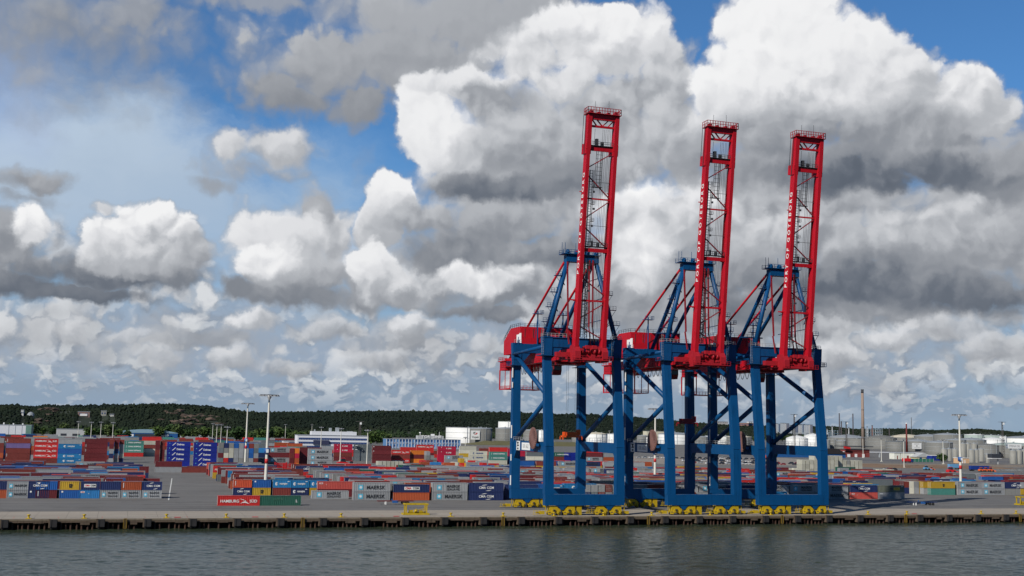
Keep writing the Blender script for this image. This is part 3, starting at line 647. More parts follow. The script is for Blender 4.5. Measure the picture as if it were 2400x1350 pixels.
        for k, (zz, f) in enumerate(((56, .18), (60.5, .37), (65, .55), (70, .75))):
            px_ = s_ * (11.0 + (4.4 - 11.0) * f) + 1.5 * s_; b.cbox(px_, 4.2, zz, 2.2, 1.6, .12).rail([(px_ - 1, 3.5, zz + .1), (px_ + 1, 3.5, zz + .1)], 1.1, .04, .7)
            b.beam((px_ + .9 * s_, 3.6, zz), (px_ - 1.2 * s_, 3.6, zz - 3.2), .1, .1)
        part('rest_platform', b, M_dkblue, t)
    for s_ in (-1, 1):
        b = MB(); z0 = 51.3
        while z0 < 69:
            f = (z0 - 51.3) / 24.0; xx = s_ * (9.4 - 6.2 * f); b.beam((xx, 4.4, z0), (xx + s_ * 1.6, 4.4, z0 + 3.4), .14, .14); b.beam((xx, 4.4, z0), (s_ * (10.6 - 6.6 * f), 4.4, z0 + 1), .16, .16); z0 += 4.0
        part('pylon_stair', b, M_dkblue, t)
    b = MB(); b.box(-5.2, AY_ - 1.0, AZ - 1.6, 5.2, AY_ + 1.6, AZ + .4); b.box(-6.6, AY_ - 1.6, AZ + .6, 5.6, AY_ + 2.2, AZ + .75)
    for x in (-4.6, -1.6, 1.6, 4.6): b.tube((x - .35, AY_, AZ + 1.2), (x + .35, AY_, AZ + 1.2), .9, 14)
    b.rail([(-6.5, AY_ - 1.5, AZ + .75), (5.5, AY_ - 1.5, AZ + .75)], 1.2, .05, 1.1).rail([(-6.5, AY_ + 2.1, AZ + .75), (5.5, AY_ + 2.1, AZ + .75)], 1.2, .05, 1.1)
    for x in (-6.4, -5.4, -2.0): b.cbox(x, AY_, AZ + .8, .10, .10, 3.4)
    part('apex_beam', b, M_blue, t)
    # struts between the pylon tubes
    b = MB()
    for z0, hw in ((58, 8.6), (64, 6.9), (70, 5.6)): b.beam((hw, 4.0, z0), (hw - 2.6, 7.5 + (76 - z0) * .55, z0 - 1), .2, .2)
    b.beam((-4.3, G_ - 6, 56.2), (4.3, G_ - 6, 56.2), .4, .4)
    part('pylon_strut', b, M_dkblue, t)
    # boom, raised: hinge at the waterside, leaning seawards
    H0, H1 = Vector((0, -2.0, 46.4)), Vector((0, -10.8, 115.9)); dv = (H1 - H0).normalized(); nv = Vector((0, dv.z, -dv.y))      # nv: inland side
    def B(x, s_, n=0.0): p = H0 + dv * s_ + nv * n; return (x, p.y, p.z)
    LB = (H1 - H0).length
    boom = None
    for s_ in (-1, 1):
        g = MB(); g.beam(B(s_ * 4.3, 1.0), B(s_ * 4.3, 60), 1.15, 2.7, 1.05, 2.4, (0, 1, 0)); g.beam(B(s_ * 4.3, 60), B(s_ * 4.3, LB), 1.35, 2.4, 1.2, 2.2, (0, 1, 0))
        g.beam(B(s_ * 4.3, 58.5, .7), B(s_ * 4.3, 61.5, .7), 1.6, 3.4, None, None, (0, 1, 0))
        for q_ in (47.5, 30.0, 15.6): g.beam(B(s_ * 4.3 - 1.3, q_, .8), B(s_ * 4.3 - .5, q_, .8), .25, .25)
        o = part('boom_girder', g, M_red, t)
        if s_ < 0: boom = o
    # lettering along the outer face of the left girder, reading upwards
    g = None
    for i, ch in enumerate('PORT OF GÖTEBORG'):
        if ch == ' ': continue
    ang = math.atan2(dv.z, -dv.y)
    tm = text_mesh('PORT OF GÖTEBORG', 1.9, 'lettering', .035, 1.62)
    o = link('lettering', tm, boom); 
    if not tm.materials: tm.materials.append(M_sign)
    xa = Vector(dv); za = Vector((-1, 0, 0)); ya = za.cross(xa)
    P_ = Vector(B(-4.3 - .60, 38.2)); o.matrix_local = Matrix(((xa.x, ya.x, za.x, P_.x), (xa.y, ya.y, za.y, P_.y), (xa.z, ya.z, za.z, P_.z), (0, 0, 0, 1)))
    xs = [v.co.x for v in tm.vertices]; w_ = max(xs) - min(xs); o.scale = (29.5 / w_, 1.0, 1.0); o.matrix_local = o.matrix_local @ Matrix.Diagonal((29.5 / w_, 1.0, 1.0, 1.0)) if False else o.matrix_local
    sc_ = 29.5 / w_; o.matrix_local = Matrix(((xa.x * sc_, ya.x, za.x, P_.x), (xa.y * sc_, ya.y, za.y, P_.y), (xa.z * sc_, ya.z, za.z, P_.z), (0, 0, 0, 1)))
    # cross members
    g = MB(); g.beam(B(-4.9, LB - .6), B(4.9, LB - .6), 1.6, 1.5, None, None, dv); g.beam(B(-3.7, LB - 3.3), B(3.7, LB - 3.3), .7, .6, None, None, dv)
    for a_, b_ in ((-3.4, -1.8), (-1.8, 0), (1.8, 0), (3.4, 1.8)): g.beam(B(a_, LB - 1.3), B(b_, LB - 3.1), .32, .32)
    part('boom_end_frame', g, M_red, t)
    for q_, th, tk in ((60.2, 1.2, 1.0), (30.6, 1.1, 1.0), (45.6, .45, .5), (15.8, .55, .5)):
        g = MB(); g.beam(B(-3.7, q_), B(3.7, q_), tk, th, None, None, dv)
        if q_ == 15.8: g.beam(B(-6.6, 15.8, .6), B(-3.6, 15.8, .6), .4, .35)
        part('boom_crossbeam', g, M_red, t)
    for a_, b_ in ((54.6, 59.3), (52.4, 45.9), (39.8, 45.2), (37.2, 31.4), (22.6, 17.6), (10.4, 15.0), (8.4, 4.8)):
        part('boom_diagonal', MB().beam(B(-3.7, a_), B(3.7, b_), .30, .30), M_dred, t)
    g = MB()
    for q_ in (50.6, 37.8, 33.0): g.beam(B(-3.7, q_, .5), B(3.7, q_, .5), .10, .10)
    for x in (-3.1, -2.9, -2.1, -1.7): g.beam(B(x, 5), B(x, 54), .13, .13)
    k = 5.0
    while k < 54: g.beam(B(-2.9, k), B(-2.1, k), .10, .10); k += .8
    for q_ in (8, 13, 20, 26, 33, 39, 44, 49):
        g.cbox(B(-1.6, q_)[0], B(0, q_)[1], B(0, q_)[2], 1.2, .8, .08); g.rail([(-2.2, B(0, q_)[1] - .4, B(0, q_)[2]), (-1.0, B(0, q_)[1] - .4, B(0, q_)[2])], .9, .04, .6)
        g.cbox(-1.2 - .3 * (q_ % 2), B(0, q_)[1], B(0, q_)[2] - 1.6, .55, .5, .55)
    for x in (-1.3, .1): g.beam(B(x, 49), B(x, 59.5), .12, .12); g.beam(B(x + .5, 49), B(x + .5, 59.5), .12, .12)
    k = 49.0
    while k < 59: g.beam(B(-1.3, k), B(.6, k), .09, .09); k += 1.2
    g.cbox(-.6, B(0, 49)[1], B(0, 49)[2], 3.0, 1.2, .12)
    part('boom_ladder', g, M_dark, t)
    g = MB()
    for x in (-2.2, .3, .8, 1.3, 1.9, 2.3, 2.8): g.beam(B(x, 4 if x > 0 else 60), B(x, LB - 4), .07, .07)
    part('boom_ropes', g, M_rope, t)
    g = MB()
    ry = B(0, LB)[1]; rz = B(0, LB)[2] + .1
    g.box(-5.3, ry - 1.6, rz, 5.3, ry + 1.9, rz + .15).rail([(-5.2, ry - 1.5, rz + .15), (5.2, ry - 1.5, rz + .15)], 1.7, .07, .8).rail([(-5.2, ry - 1.5, rz + .15), (-5.2, ry + 1.8, rz + .15)], 1.7, .07, 1.1).rail([(5.2, ry - 1.5, rz + .15), (5.2, ry + 1.8, rz + .15)], 1.7, .07, 1.1)
    g.cbox(-3.8, ry, rz + .1, 1.0, 1.4, 1.0).cbox(-1.3, ry, rz + .1, .8, 1.2, .8).cbox(1.6, ry, rz + .1, .8, 1.2, .8).cbox(4.0, ry, rz + .1, .9, 1.4, 1.1)
    part('boom_tip_platform', g, M_maro, t)
    g = MB(); g.cbox(-2.4, ry, rz + .1, .07, .07, 4.0).cbox(1.9, ry, rz + .1, .07, .07, 4.4); part('aerial', g, M_dark, t)
    g = MB()      # left outer handrail of the boom tip and the access platform at the knee
    g.rail([B(-5.3, 58), B(-5.3, LB)], .8, .05, 1.6); g.beam(B(-5.6, 60.5, 1), B(-5.6, LB, 1), .12, .12)
    y6, z6 = B(0, 61)[1], B(0, 61)[2]
    g.box(-3.6, y6 - .8, z6, 3.6, y6 + .8, z6 + .12).rail([(-3.6, y6 - .8, z6 + .1), (3.6, y6 - .8, z6 + .1)], 1.1, .05, .9).cbox(-1.4, y6, z6, .8, .8, 2.2).cbox(.3, y6, z6, .7, .7, 1.3)
    part('boom_platform', g, M_dark, t); g = MB()
    y3, z3 = B(0, 31.6)[1], B(0, 31.6)[2]
    g.box(-3.6, y3 - .6, z3, 3.6, y3 + 1, z3 + .1).rail([(-3.6, y3 - .6, z3 + .1), (3.6, y3 - .6, z3 + .1)], 1.1, .05, .9).cbox(-1.0, y3, z3, .5, .5, 1.7).cbox(.9, y3, z3, .8, .5, 1.2)
    part('boom_platform', g, M_dark, t)
    # folded forestays
    g = MB()
    g.beam((-4.9, AY_ - .6, AZ - .4), (-4.9, 2.2, 55), .42, .42); g.beam((-5.2, 2.2, 55), (-5.0, 1.0, 49.5), .35, .35)
    for x in (3.2, 2.0): g.beam((x, AY_ - 1.0, AZ - .8), (x - .2, 2.4, 55), .42, .42); g.beam((x - .2, 2.4, 55), (x, 1.2, 49), .3, .3)
    g.beam(B(3.45, 31, .9), B(3.75, 58, .9), .28, .28)
    part('forestay', g, M_dred, t)
    g = MB(); xx = (.7, 1.5)
    for k in range(16): z_ = 50 + k * 1.6; g.beam((xx[0], 3.2, z_), (xx[1], 3.2, z_ + .8), .12, .12); g.beam((xx[1], 3.2, z_ + .8), (xx[0], 3.2, z_ + 1.6), .12, .12)
    for x in xx: g.beam((x, 3.2, 50), (x, 3.2, 75), .18, .18)
    part('lattice_mast', g, M_dark, t)
    # hinge machinery
    g = MB(); g.box(-5.6, -4.2, 44.4, 5.6, -3.9, 45.4)
    for x in (-4.3, 4.3): g.prism([(-4.6, 44.2), (-4.6, 47.2), (-3.2, 49.0), (-.4, 49.0), (1.4, 46.2), (1.4, 44.2)], (x - .85, 0, 0), 'x', 1.7)
    r2 = random.Random(3)
    for k in range(22): g.cbox(r2.uniform(-3.2, 3.4), r2.uniform(-4, 0), r2.uniform(45.2, 48.4), r2.uniform(.5, 1.4), r2.uniform(.5, 1.2), r2.uniform(.4, 1.1))
    for x in (-2.4, -.6, 1.4, 2.8): g.tube((x - .3, -3.4, 47.3), (x + .3, -3.4, 47.3), .62, 12)
    g.box(-6.2, -5.2, 44.6, 6.4, -4.4, 44.75).rail([(-6.2, -5.2, 44.75), (6.4, -5.2, 44.75)], 1.1, .045, 1.0)
    g.box(-9.4, -.4, 45.6, -5.2, 1.4, 47.0)
    part('boom_hinge', g, M_maro, t)
    # platforms round the leg heads
    for s_ in (-1, 1):
        for y, z_ in ((3.3, 45.9), (G_ + .5, 44.2)):
            g = MB(); a_, b_ = s_ * 11.1 - 2.5, s_ * 11.1 + 2.5
            g.box(a_, y - 2.2, z_, b_, y + 2.2, z_ + .16).rail([(a_, y - 2.1, z_ + .16), (b_, y - 2.1, z_ + .16)], 1.15, .05, .9).rail([(a_ if s_ < 0 else b_, y - 2.1, z_ + .16), (a_ if s_ < 0 else b_, y + 2.1, z_ + .16)], 1.15, .05, .9)
            part('leg_platform', g, M_dkblue, t)
        g = MB(); g.rail([(s_ * 4, 2.5, 51.5), (s_ * 12.4, 2.5, 51.5)], 1.1, .045, 1.1).rail([(s_ * 12.4, 2.5, 51.5), (s_ * 12.4, 4.8, 51.5)], 1.1, .045, 1.1)
        g.rail([(s_ * 12.3, 2, 20.8), (s_ * 12.3, G_ - 2, 20.8)], 1.1, .04, 2.2); g.rail([(s_ * 10, G_ - 1, 51.3), (s_ * 12.3, G_ - 1, 51.3)], 1.1, .04, 1.1)
        part('handrail', g, M_steel, t)
        g = MB(); xl = s_ * 11.1 - 1.9       # caged ladder beside the top of the leg
        for a_ in (0, .5): g.beam((xl + a_, 2.4, 46), (xl + a_, 2.4, 54), .06, .06)
        for k in range(16): g.beam((xl - .15, 2.2, 46 + k * .5), (xl + .65, 2.2, 46 + k * .5), .05, .05)
        part('leg_ladder', g, M_steel, t)
    # small white markers up the outer edge of the left landside leg
    g = MB()
    for a_, b_ in ((7.0, 10.0), (14.5, 16.5), (21.5, 25.5), (37.2, 39.0), (40.4, 43.5)): g.box(-12.75, G_ - 1.0, a_, -12.55, G_ - .55, b_)
    part('marker_plate', g, M_sign, t)
    # trolley, driver's cab
    g = MB(); g.box(-4.9, 12.0, 44.2, 4.9, 19.0, 45.0)
    for x in (-3, 3): g.tube((x - .4, 14, 45.3), (x + .4, 14, 45.3), .7, 12).tube((x - .4, 17, 45.3), (x + .4, 17, 45.3), .7, 12)
    part('trolley', g, M_dred, t)
    g = MB(); g.prism([(8.2, 42.0), (8.8, 40.7), (11.6, 40.7), (11.6, 43.6), (8.2, 43.6)], (-7.0, 0, 0), 'x', 2.6); cb_ = part('driver_cab', g, M_dred, t)
    part('cab_window', MB().box(-7.04, 8.6, 41.6, -7.0, 11.2, 43.2).box(-6.8, 8.12, 42.1, -4.6, 8.19, 43.3), M_glass, cb_)
    g = MB(); g.beam((-5.7, 10, 43.6), (-5.7, 10, 45), .4, .4)
    for x, z_ in ((-2.8, 36), (-.6, 36), (1.6, 30), (2.6, 30)): pass
    part('cab_hanger', g, M_dred, cb_)
    # power cable reel on the left portal beam
    g = MB(); cy, cz, cx_ = 8.3, 21.8, -13.1; n_ = 28
    g.tube((cx_ - .28, cy, cz), (cx_ + .28, cy, cz), 1.1, 20); ring = []
    for i in range(n_):
        a_ = 2 * math.pi * i / n_; p = lambda r_, dx=0: (cx_ + dx, cy + r_ * math.cos(a_), cz + r_ * math.sin(a_))
        g.beam(p(1.0, -.2), p(2.9, -.2), .16, .26); g.beam(p(1.0, .2), p(2.9, .2), .16, .26)
    for rr in (1.9, 2.9):
        for i in range(n_):
            a_, b_ = 2 * math.pi * i / n_, 2 * math.pi * (i + 1) / n_
            g.beam((cx_, cy + rr * math.cos(a_), cz + rr * math.sin(a_)), (cx_, cy + rr * math.cos(b_), cz + rr * math.sin(b_)), .5 if rr < 2 else .62, .22, None, None, (1, 0, 0))
    reel = part('cable_reel', g, M_reel, t)
    part('reel_drum', MB().tube((cx_ - .12, cy, cz), (cx_ + .12, cy, cz), 2.75, 28), mat('reel_cable', (.20, .13, .12), .7, .2, 2), reel)
    part('reel_bracket', MB().beam((-12.9, cy - 3.6, cz - 1.9), (-11.6, cy - .2, cz - 1.9), .9, .8).beam((-12.6, cy, cz), (-11.2, cy, cz - 1.5), .6, .6), M_blue, reel)
    # signs on the left portal beam
    s_ = part('number_sign', MB().box(-11.98, 14.2, 18.1, -11.86, 21.6, 20.3), M_sign, t)
    tm = text_mesh('KR 662', 1.75, 'sign_text', .02, 1.0)
    if not tm.materials: tm.materials.append(mat('pale_ink', (.36, .36, .36), .6, 0))
    o = link('sign_text', tm, s_); o.matrix_local = Matrix(((0, 0, -1, -12.0), (-1, 0, 0, 17.9), (0, 1, 0, 19.2), (0, 0, 0, 1)))
    s_ = part('maker_sign', MB().box(-11.98, 23.6, 17.9, -11.86, 26.6, 20.7), M_sign, t)
    g = MB(); g.prism([(24.0, 19.2), (26.1, 19.0), (25.4, 19.7), (26.3, 20.5), (24.2, 20.4), (24.9, 19.8)], (-12.06, 0, 0), 'x', .07); g.box(-12.06, 24.5, 18.15, -11.99, 25.7, 18.7)
    part('maker_emblem', g, M_ink, s_)
    part('portal_sign', MB().box(9.9, -1.14, 18.3, 10.9, -1.06, 19.9) if False else MB().box(10.0, 1.02, 17.5, 11.0, 1.1, 17.6), M_sign, t)
    return t
crane = build_crane()
CR_X = (128.55, 167.25, 197.9)
cranes = [crane, copy_tree(crane), copy_tree(crane)]
for c, x, l in zip(cranes, CR_X, ('blue gantry crane with raised red boom, nearest and tallest, leftmost of the three', 'blue gantry crane with raised red boom, standing between the two other cranes', 'blue gantry crane with raised red boom, farthest along the quay, rightmost of three')):
    c.location = (x, YW, 0); c['label'] = l
for x, w_, z_, m, l in ((CR_X[0], 6.1, 22.2, M_ora, 'bright orange spreader hanging on ropes under the leftmost crane'), (CR_X[1], 6.1, 27.0, M_dred, 'dark red spreader hanging on ropes under the middle crane')):
    t = thing('container_spreader', l, 'spreader', (x - .3, YW + 10.2, z_), 0, 'spreaders hanging under the cranes')
    g = MB(); g.box(-w_ / 2, -1.1, 0, w_ / 2, -.75, .45).box(-w_ / 2, .75, 0, w_ / 2, 1.1, .45)
    for q_ in (-w_ / 2, w_ / 2 - .4, -1, .6): g.box(q_, -1.15, .02, q_ + .4, 1.15, .5)
    part('frame', g, m, t); part('head_block', MB().box(-1.6, -.9, .5, 1.8, .9, 1.6).box(1.8, -.6, .6, 2.8, .6, 2.4).cbox(-2.3, 0, .5, .7, .8, 1.1), m, t)
    g = MB()
    for x2 in (-1.4, 1.4):
        for y2 in (-.7, .7): g.tube((x2, y2, 1.5), (x2, y2, 44.6 - z_), .035, 5)
    part('hoist_rope', g, M_rope, t)
    [part('corner_guide', MB().cbox(a * w_ / 2, b * 1.1, -.7, .3, .2, .9), m, t) for a in (-1, 1) for b in (-1, 1)]
# ------------------------------------------------------------------ shipping containers
M_box = mat('container_paint', (0, 0, 0), .55, .14, .9, objcol=True, streak=.28, top=.24)
M_frm = M_box
M_rod = mat('lock_rod', (.34, .34, .33), .5, .1, 1)
CC = {'R': ((.175, .032, .025), 'rust red'), 'M': ((.125, .016, .020), 'maroon'), 'r': ((.48, .022, .020), 'bright red'), 'P': ((.40, .012, .045), 'crimson'),
      'N': ((.014, .026, .095), 'navy blue'), 'b': ((.012, .085, .30), 'mid blue'), 'H': ((.012, .15, .34), 'sea blue'), 'D': ((.006, .018, .22), 'royal blue'),
      'L': ((.03, .20, .48), 'light blue'), 'G': ((.26, .27, .28), 'pale grey'), 'g': ((.12, .14, .15), 'dark grey'), 'k': ((.20, .20, .19), 'dull grey'),
      'Y': ((.43, .27, .025), 'mustard yellow'), 'O': ((.34, .07, .025), 'orange'), 'o': ((.62, .17, .02), 'bright orange'), 'T': ((.055, .20, .165), 'teal green'),
      'E': ((.018, .095, .065), 'dark green'), 'W': ((.58, .56, .46), 'cream'), 'w': ((.40, .39, .32), 'beige'), 'S': ((.46, .075, .06), 'salmon red'), 'F': ((.52, .075, .03), 'orange red'),
      'U': ((.14, .10, .24), 'violet'), 'V': ((.12, .13, .10), 'olive grey')}
LM = {12.19: 'long', 6.06: 'short'}
CW = 2.44
def cmesh(L, H):
    key = ('box', L, H)
    if key in TXT: return TXT[key]
    m = MB(); t_ = .05; n = int(L / .56); y0, y1 = .06, CW - .06
    for yy, s_ in ((0, 1), (CW, -1)):      # corrugated side walls between the corner posts
        x0, x1 = .16, L - .16; st = (x1 - x0) / n; a, b = yy + s_ * .035, yy + s_ * .085
        for k in range(n):
            xs = [x0 + st * k, x0 + st * (k + .36), x0 + st * (k + .5), x0 + st * (k + .86), x0 + st * (k + 1)]; ys = [a, a, b, b, a]
            for i in range(4):
                q = len(m.v); m.v += [(xs[i], ys[i], .16), (xs[i + 1], ys[i + 1], .16), (xs[i + 1], ys[i + 1], H - .1), (xs[i], ys[i], H - .1)]
                m.quad(*((q, q + 1, q + 2, q + 3) if s_ > 0 else (q + 3, q + 2, q + 1, q)))
    q = len(m.v); m.v += [(.05, .05, H - .03), (L - .05, .05, H - .03), (L - .05, CW - .05, H - .03), (.05, CW - .05, H - .03)]; m.quad(q, q + 1, q + 2, q + 3)
    q = len(m.v); m.v += [(.07, .05, .1), (.07, CW - .05, .1), (.07, CW - .05, H - .05), (.07, .05, H - .05)]; m.quad(q + 3, q + 2, q + 1, q)
    q = len(m.v); m.v += [(L - .07, .05, .1), (L - .07, CW - .05, .1), (L - .07, CW - .05, H - .05), (L - .07, .05, H - .05)]; m.quad(q, q + 1, q + 2, q + 3)
    f = MB()
    for x in (0, L - .16):
        for y in (0, CW - .16): f.box(x, y, 0, x + .16, y + .16, H)
    for y in (0, CW - .12):
        f.box(.16, y, .02, L - .16, y + .12, .17); f.box(.16, y, H - .11, L - .16, y + .12, H - .002)
    for x in (0, L - .12):
        f.box(x, .16, .02, x + .12, CW - .16, .17); f.box(x, .16, H - .11, x + .12, CW - .16, H - .002)
    d = MB()
    d.box(-.015, .17, .18, .05, CW / 2 - .012, H - .12); d.box(-.015, CW / 2 + .012, .18, .05, CW - .17, H - .12)
    e = MB()
    for y in (.42, .92, CW - .92, CW - .42): e.box(-.06, y - .03, .2, -.02, y + .03, H - .14); e.box(-.075, y - .09, 1.15, -.02, y + .2, 1.25)
    whole = MB(); whole.v = m.v + f.v; whole.f = m.f + [tuple(i + len(m.v) for i in q) for q in f.f]; whole.mi = [0] * len(whole.f); whole.c = [None] * len(whole.f); whole.sm = [False] * len(whole.f)
    TXT[key] = (m.mesh('side_walls', M_box), f.mesh('corner_frame', M_box), d.mesh('doors', M_box), e.mesh('lock_rods', M_rod), whole.mesh('container', M_box))
    return TXT[key]
M_tw = mat('marking_white', (.72, .72, .70), .5, .05, 2); M_tk = mat('marking_black', (.028, .03, .034), .5, .05, 2); M_tc = mat('marking_blue', (.015, .06, .20), .5, .05, 2)
M_star = mat('star_panel_blue', (.10, .42, .58), .5, .05, 2); M_tr = mat('marking_red', (.50, .02, .02), .5, .05, 2); M_ty = mat('marking_yellow', (.72, .50, .05), .5, .05, 2)
def flat(poly_list, name, m, dy=-.012):     # polygons in the x,z plane just proud of the side wall
    g = MB()
    for p in poly_list: g.prism([q for q in p], (0, dy, 0), 'y', .012)
    return g.mesh(name, m)
def star(cx, cz, r, n=7, k=.42): return [(cx + (r if i % 2 == 0 else r * k) * math.sin(math.pi * i / n), cz + (r if i % 2 == 0 else r * k) * math.cos(math.pi * i / n)) for i in range(2 * n)]
def rect(x0, z0, x1, z1): return [(x0, z0), (x1, z0), (x1, z1), (x0, z1)]
def arc(cx, cz, rx, rz, a0, a1, w, n=8):
    o = [(cx + rx * math.cos(math.radians(a0 + (a1 - a0) * i / n)), cz + rz * math.sin(math.radians(a0 + (a1 - a0) * i / n))) for i in range(n + 1)]
    i_ = [(cx + (rx - w * math.sin(math.pi * i / n)) * math.cos(math.radians(a0 + (a1 - a0) * i / n)), cz + (rz - w * math.sin(math.pi * i / n)) * math.sin(math.radians(a0 + (a1 - a0) * i / n))) for i in range(n + 1)][::-1]
    return o + i_[1:-1]
MK = {}
def marks(code, L):
    """list of (name, mesh, x, z, is_text) for one livery; meshes are shared"""
    key = (code, L)
    if key in MK: return MK[key]
    big = L > 7; out = []; s = 1.0 if big else .62; c = L / 2
    def T(st, size, x, z, m, bold=.02, sp=1.0):
        me = text_mesh(st, size, 'lettering', bold, sp)
        if m.name not in [q.name for q in me.materials]:
            if len(me.materials): me = me.copy(); me.materials.clear()
            me.materials.append(m)
        out.append(('lettering', me, x, z, True))
    def F(nm, polys, m, dy=-.012): out.append((nm, flat(polys, nm, m, dy), 0, 0, False))
    sx0 = 2.35 * s if big else 1.15
    if code in ('mk', 'ms'):
        F('star_panel', [rect(sx0 - .78 * s, .55, sx0 + .78 * s, .55 + 1.56 * (1 if big else .8))], M_star)
        F('star', [star(sx0, .55 + .78 * (1 if big else .8), .62 * (1 if big else .75))], M_tw, -.026)
        if code == 'mk': T('MAERSK', 1.62 if big else .95, 7.3 if big else 3.9, 1.25, M_tk, .04 if big else .015, 1.06)
        else: T('MAERSK', 1.25 if big else .78, 7.2 if big else 3.85, 1.72, M_tk, .03 if big else .01, 1.06); T('SEALAND', 1.0 if big else .62, 7.2 if big else 3.85, .72, M_tk, .02 if big else .008, 1.14)
    elif code == 'cg':
        x = 6.1 if big else 3.4; T('CMA CGM', 1.1 if big else .85, x, 1.3, M_tw, .022, 1.06)
        F('swoosh', [arc(x - .2, 1.6, 1.5 * s + .3, .75, 150, 70, .2), arc(x + .3, 1.0, 1.5 * s + .3, .75, -110, -30, .2)], M_tw)
    elif code == 'cb':
        x = 6.2 if big else 3.2; hw = 2.6 if big else 1.75
        F('label_plate', [rect(x - hw, .85, x + hw, 1.85)], M_tw); 
        T('CMA', .95 if big else .68, x - hw * .48, 1.35, M_tr, .04); T('CGM', .95 if big else .68, x + hw * .5, 1.35, M_tk, .04)
    elif code == 'hs':
        T('HAMBURG', 1.15, 3.45, 1.3, M_tw, .02, 1.0); T('SÜD', 1.15, 10.35, 1.3, M_tw, .02, 1.0)
        F('emblem', [[(6.2, 2.1), (7.6, 1.75), (8.3, 1.35), (7.5, 1.1), (8.0, 1.5), (7.0, 1.75)], [(6.5, .6), (7.3, 1.15), (8.2, 1.2), (9.3, .45), (8.1, .85), (7.2, .85)]], M_tw)
    elif code == 'hj':
        x = L * .52; F('ring', [arc(x - (2.9 if big else 2.0), 1.3, .55 * s + .1, .55, 0, 350, .5, 14)], M_tw); T('HANJIN', 1.0 if big else .72, x + .35, 1.3, M_tw, .03, 1.05); F('side_mark', [rect(L - 1.2, 2.0, L - .5, 2.2)], M_tw)
    elif code == 'de':
        F('emblem', [[(2.6, .6), (4.3, 2.15), (4.7, 2.15), (4.3, 1.7), (3.1, .6)]], M_tw); T('Delmas', 1.35, 7.0, 1.2, M_tw, .035, .95); F('side_mark', [rect(1.2, 1.6, 1.6, 2.0)], M_star)
    elif code == 'co': T('CRONOS', 1.15, 6.8, 1.35, M_tc, .05, 1.05); F('ring', [arc(2.9, 1.35, .62, .62, 30, 330, .6, 12)], M_tc)
    elif code == 'cs': T('CHINA SHIPPING', 1.05, 6.4, 1.35, M_tw, .035, 1.02); F('side_mark', [rect(1.2, .6, 1.35, 2.1)], M_tw)
    elif code == 'kl': T('K LINE', 1.1, 7.2, 1.4, M_tw, .04, 1.1); F('side_mark', [rect(2.0, 1.8, 2.4, 2.2)], M_tw)
    elif code == 'sc': T('m', 1.35, L * .52, 1.62, M_tk, .05, 1.0); T('SC', .62, L * .52, .88, M_tk, .05, 1.1)
    elif code == 'ol': F('label_plate', [rect(7.2, .8, 10.0, 1.8)], M_ty); T('P&O', .75, 6.2, 1.3, M_tk, .03); T('Nedlloyd', .58, 8.6, 1.3, M_tk, .02); F('side_mark', [rect(L - 1.4, 2.1, L - .8, 2.3)], M_tw)
    elif code == 'rl': F('label_plate', [rect(6.2, .8, 8.8, 1.8)], M_tr); F('side_mark', [rect(4.9, 1.1, 5.9, 1.5), rect(.6, .6, .8, 2.2)], M_tw)
    elif code == 'v': F('side_mark', [rect(.55, .75 + .26 * k, .80, .93 + .26 * k) for k in range(6)], M_tw)
    elif code == 'q': F('side_mark', [rect(.55, 1.8, 1.05, 2.3)], M_tw)
    elif code == 'i': F('side_mark', [rect(.8, 1.8, 2.2, 2.2)], M_tw); F('emblem', [star(L * .45, 1.5, .25, 5)], M_tw)
    elif code == 'gh': T('CAPITAL', .8, 5.4, 1.9, mat('faint_green', (.05, .16, .10), .6), .02); F('side_mark', [rect(10.6, 1.6 - .3 * k, 10.9 + .1 * k, 1.75 - .3 * k) for k in range(3)], M_tw)
    elif code == 'lx': F('label_plate', [rect(.5, 1.7, 1.7, 2.2)], M_tw); T('CMA', .42, 1.1, 1.95, M_tr, .02); F('emblem', [star(2.9, 1.5, .16, 5)], M_tw)
    MK[key] = out; return out
MDESC = {'mk': 'dark lettering and star', 'ms': 'two-line dark lettering', 'cg': 'white lettering between arcs', 'cb': 'white lettered plate',
         'hs': 'white serif lettering', 'hj': 'white ringed lettering', 'de': 'white slanted lettering', 'co': 'blue lettering', 'cs': 'white lettering', 'kl': 'short white lettering',
         'sc': 'black logo', 'ol': 'yellow label', 'rl': 'red label', 'v': 'white vertical marking', 'q': 'small white square', 'i': 'small white marking', 'gh': 'faint lettering', 'lx': 'small white label'}
BOXES = []      # every container of the terminal: position, length, height, colour, livery, orientation, where it stands
def add_box(X, Y, z, L, H, col, mk='', ori='x', where=''): BOXES.append(dict(X=X, Y=Y, z=z, L=L, H=H, c=col, m=mk, o=ori, w=where))
def stack(px, Y, L, codes, where, ori='x', H=2.59, X=None):
    x = Xat(px, Y) if X is None else X; z = 0
    for k, c in enumerate(codes.split()):
        col, mk = c[0], c[1:]
        h = H
        add_box(x, Y, z, L, h, col, mk, ori, where + (str(k),) if isinstance(where, tuple) else (where, str(k), str(len(codes.split())))); z += h + .01
A, B4 = 6.06, 12.19
# --- the block on the left, front row
for px, L, codes in ((-30, B4, 'O N'), (14.5, A, 'Gmk Gmk'), (64.5, A, 'Nq Ncg'), (112 - 29, A, 'Mv bq'), (138.5, A, 'bq Ysc'), (184, A, 'Llx Ncb'), (233.5, A, 'Gms N'), (282.5, A, 'Gms Ov'), (331.5, A, 'Gms Ncg')):
    stack(px, 390 if px > 0 else 390.4, L, codes, ('left block', 'front row'))
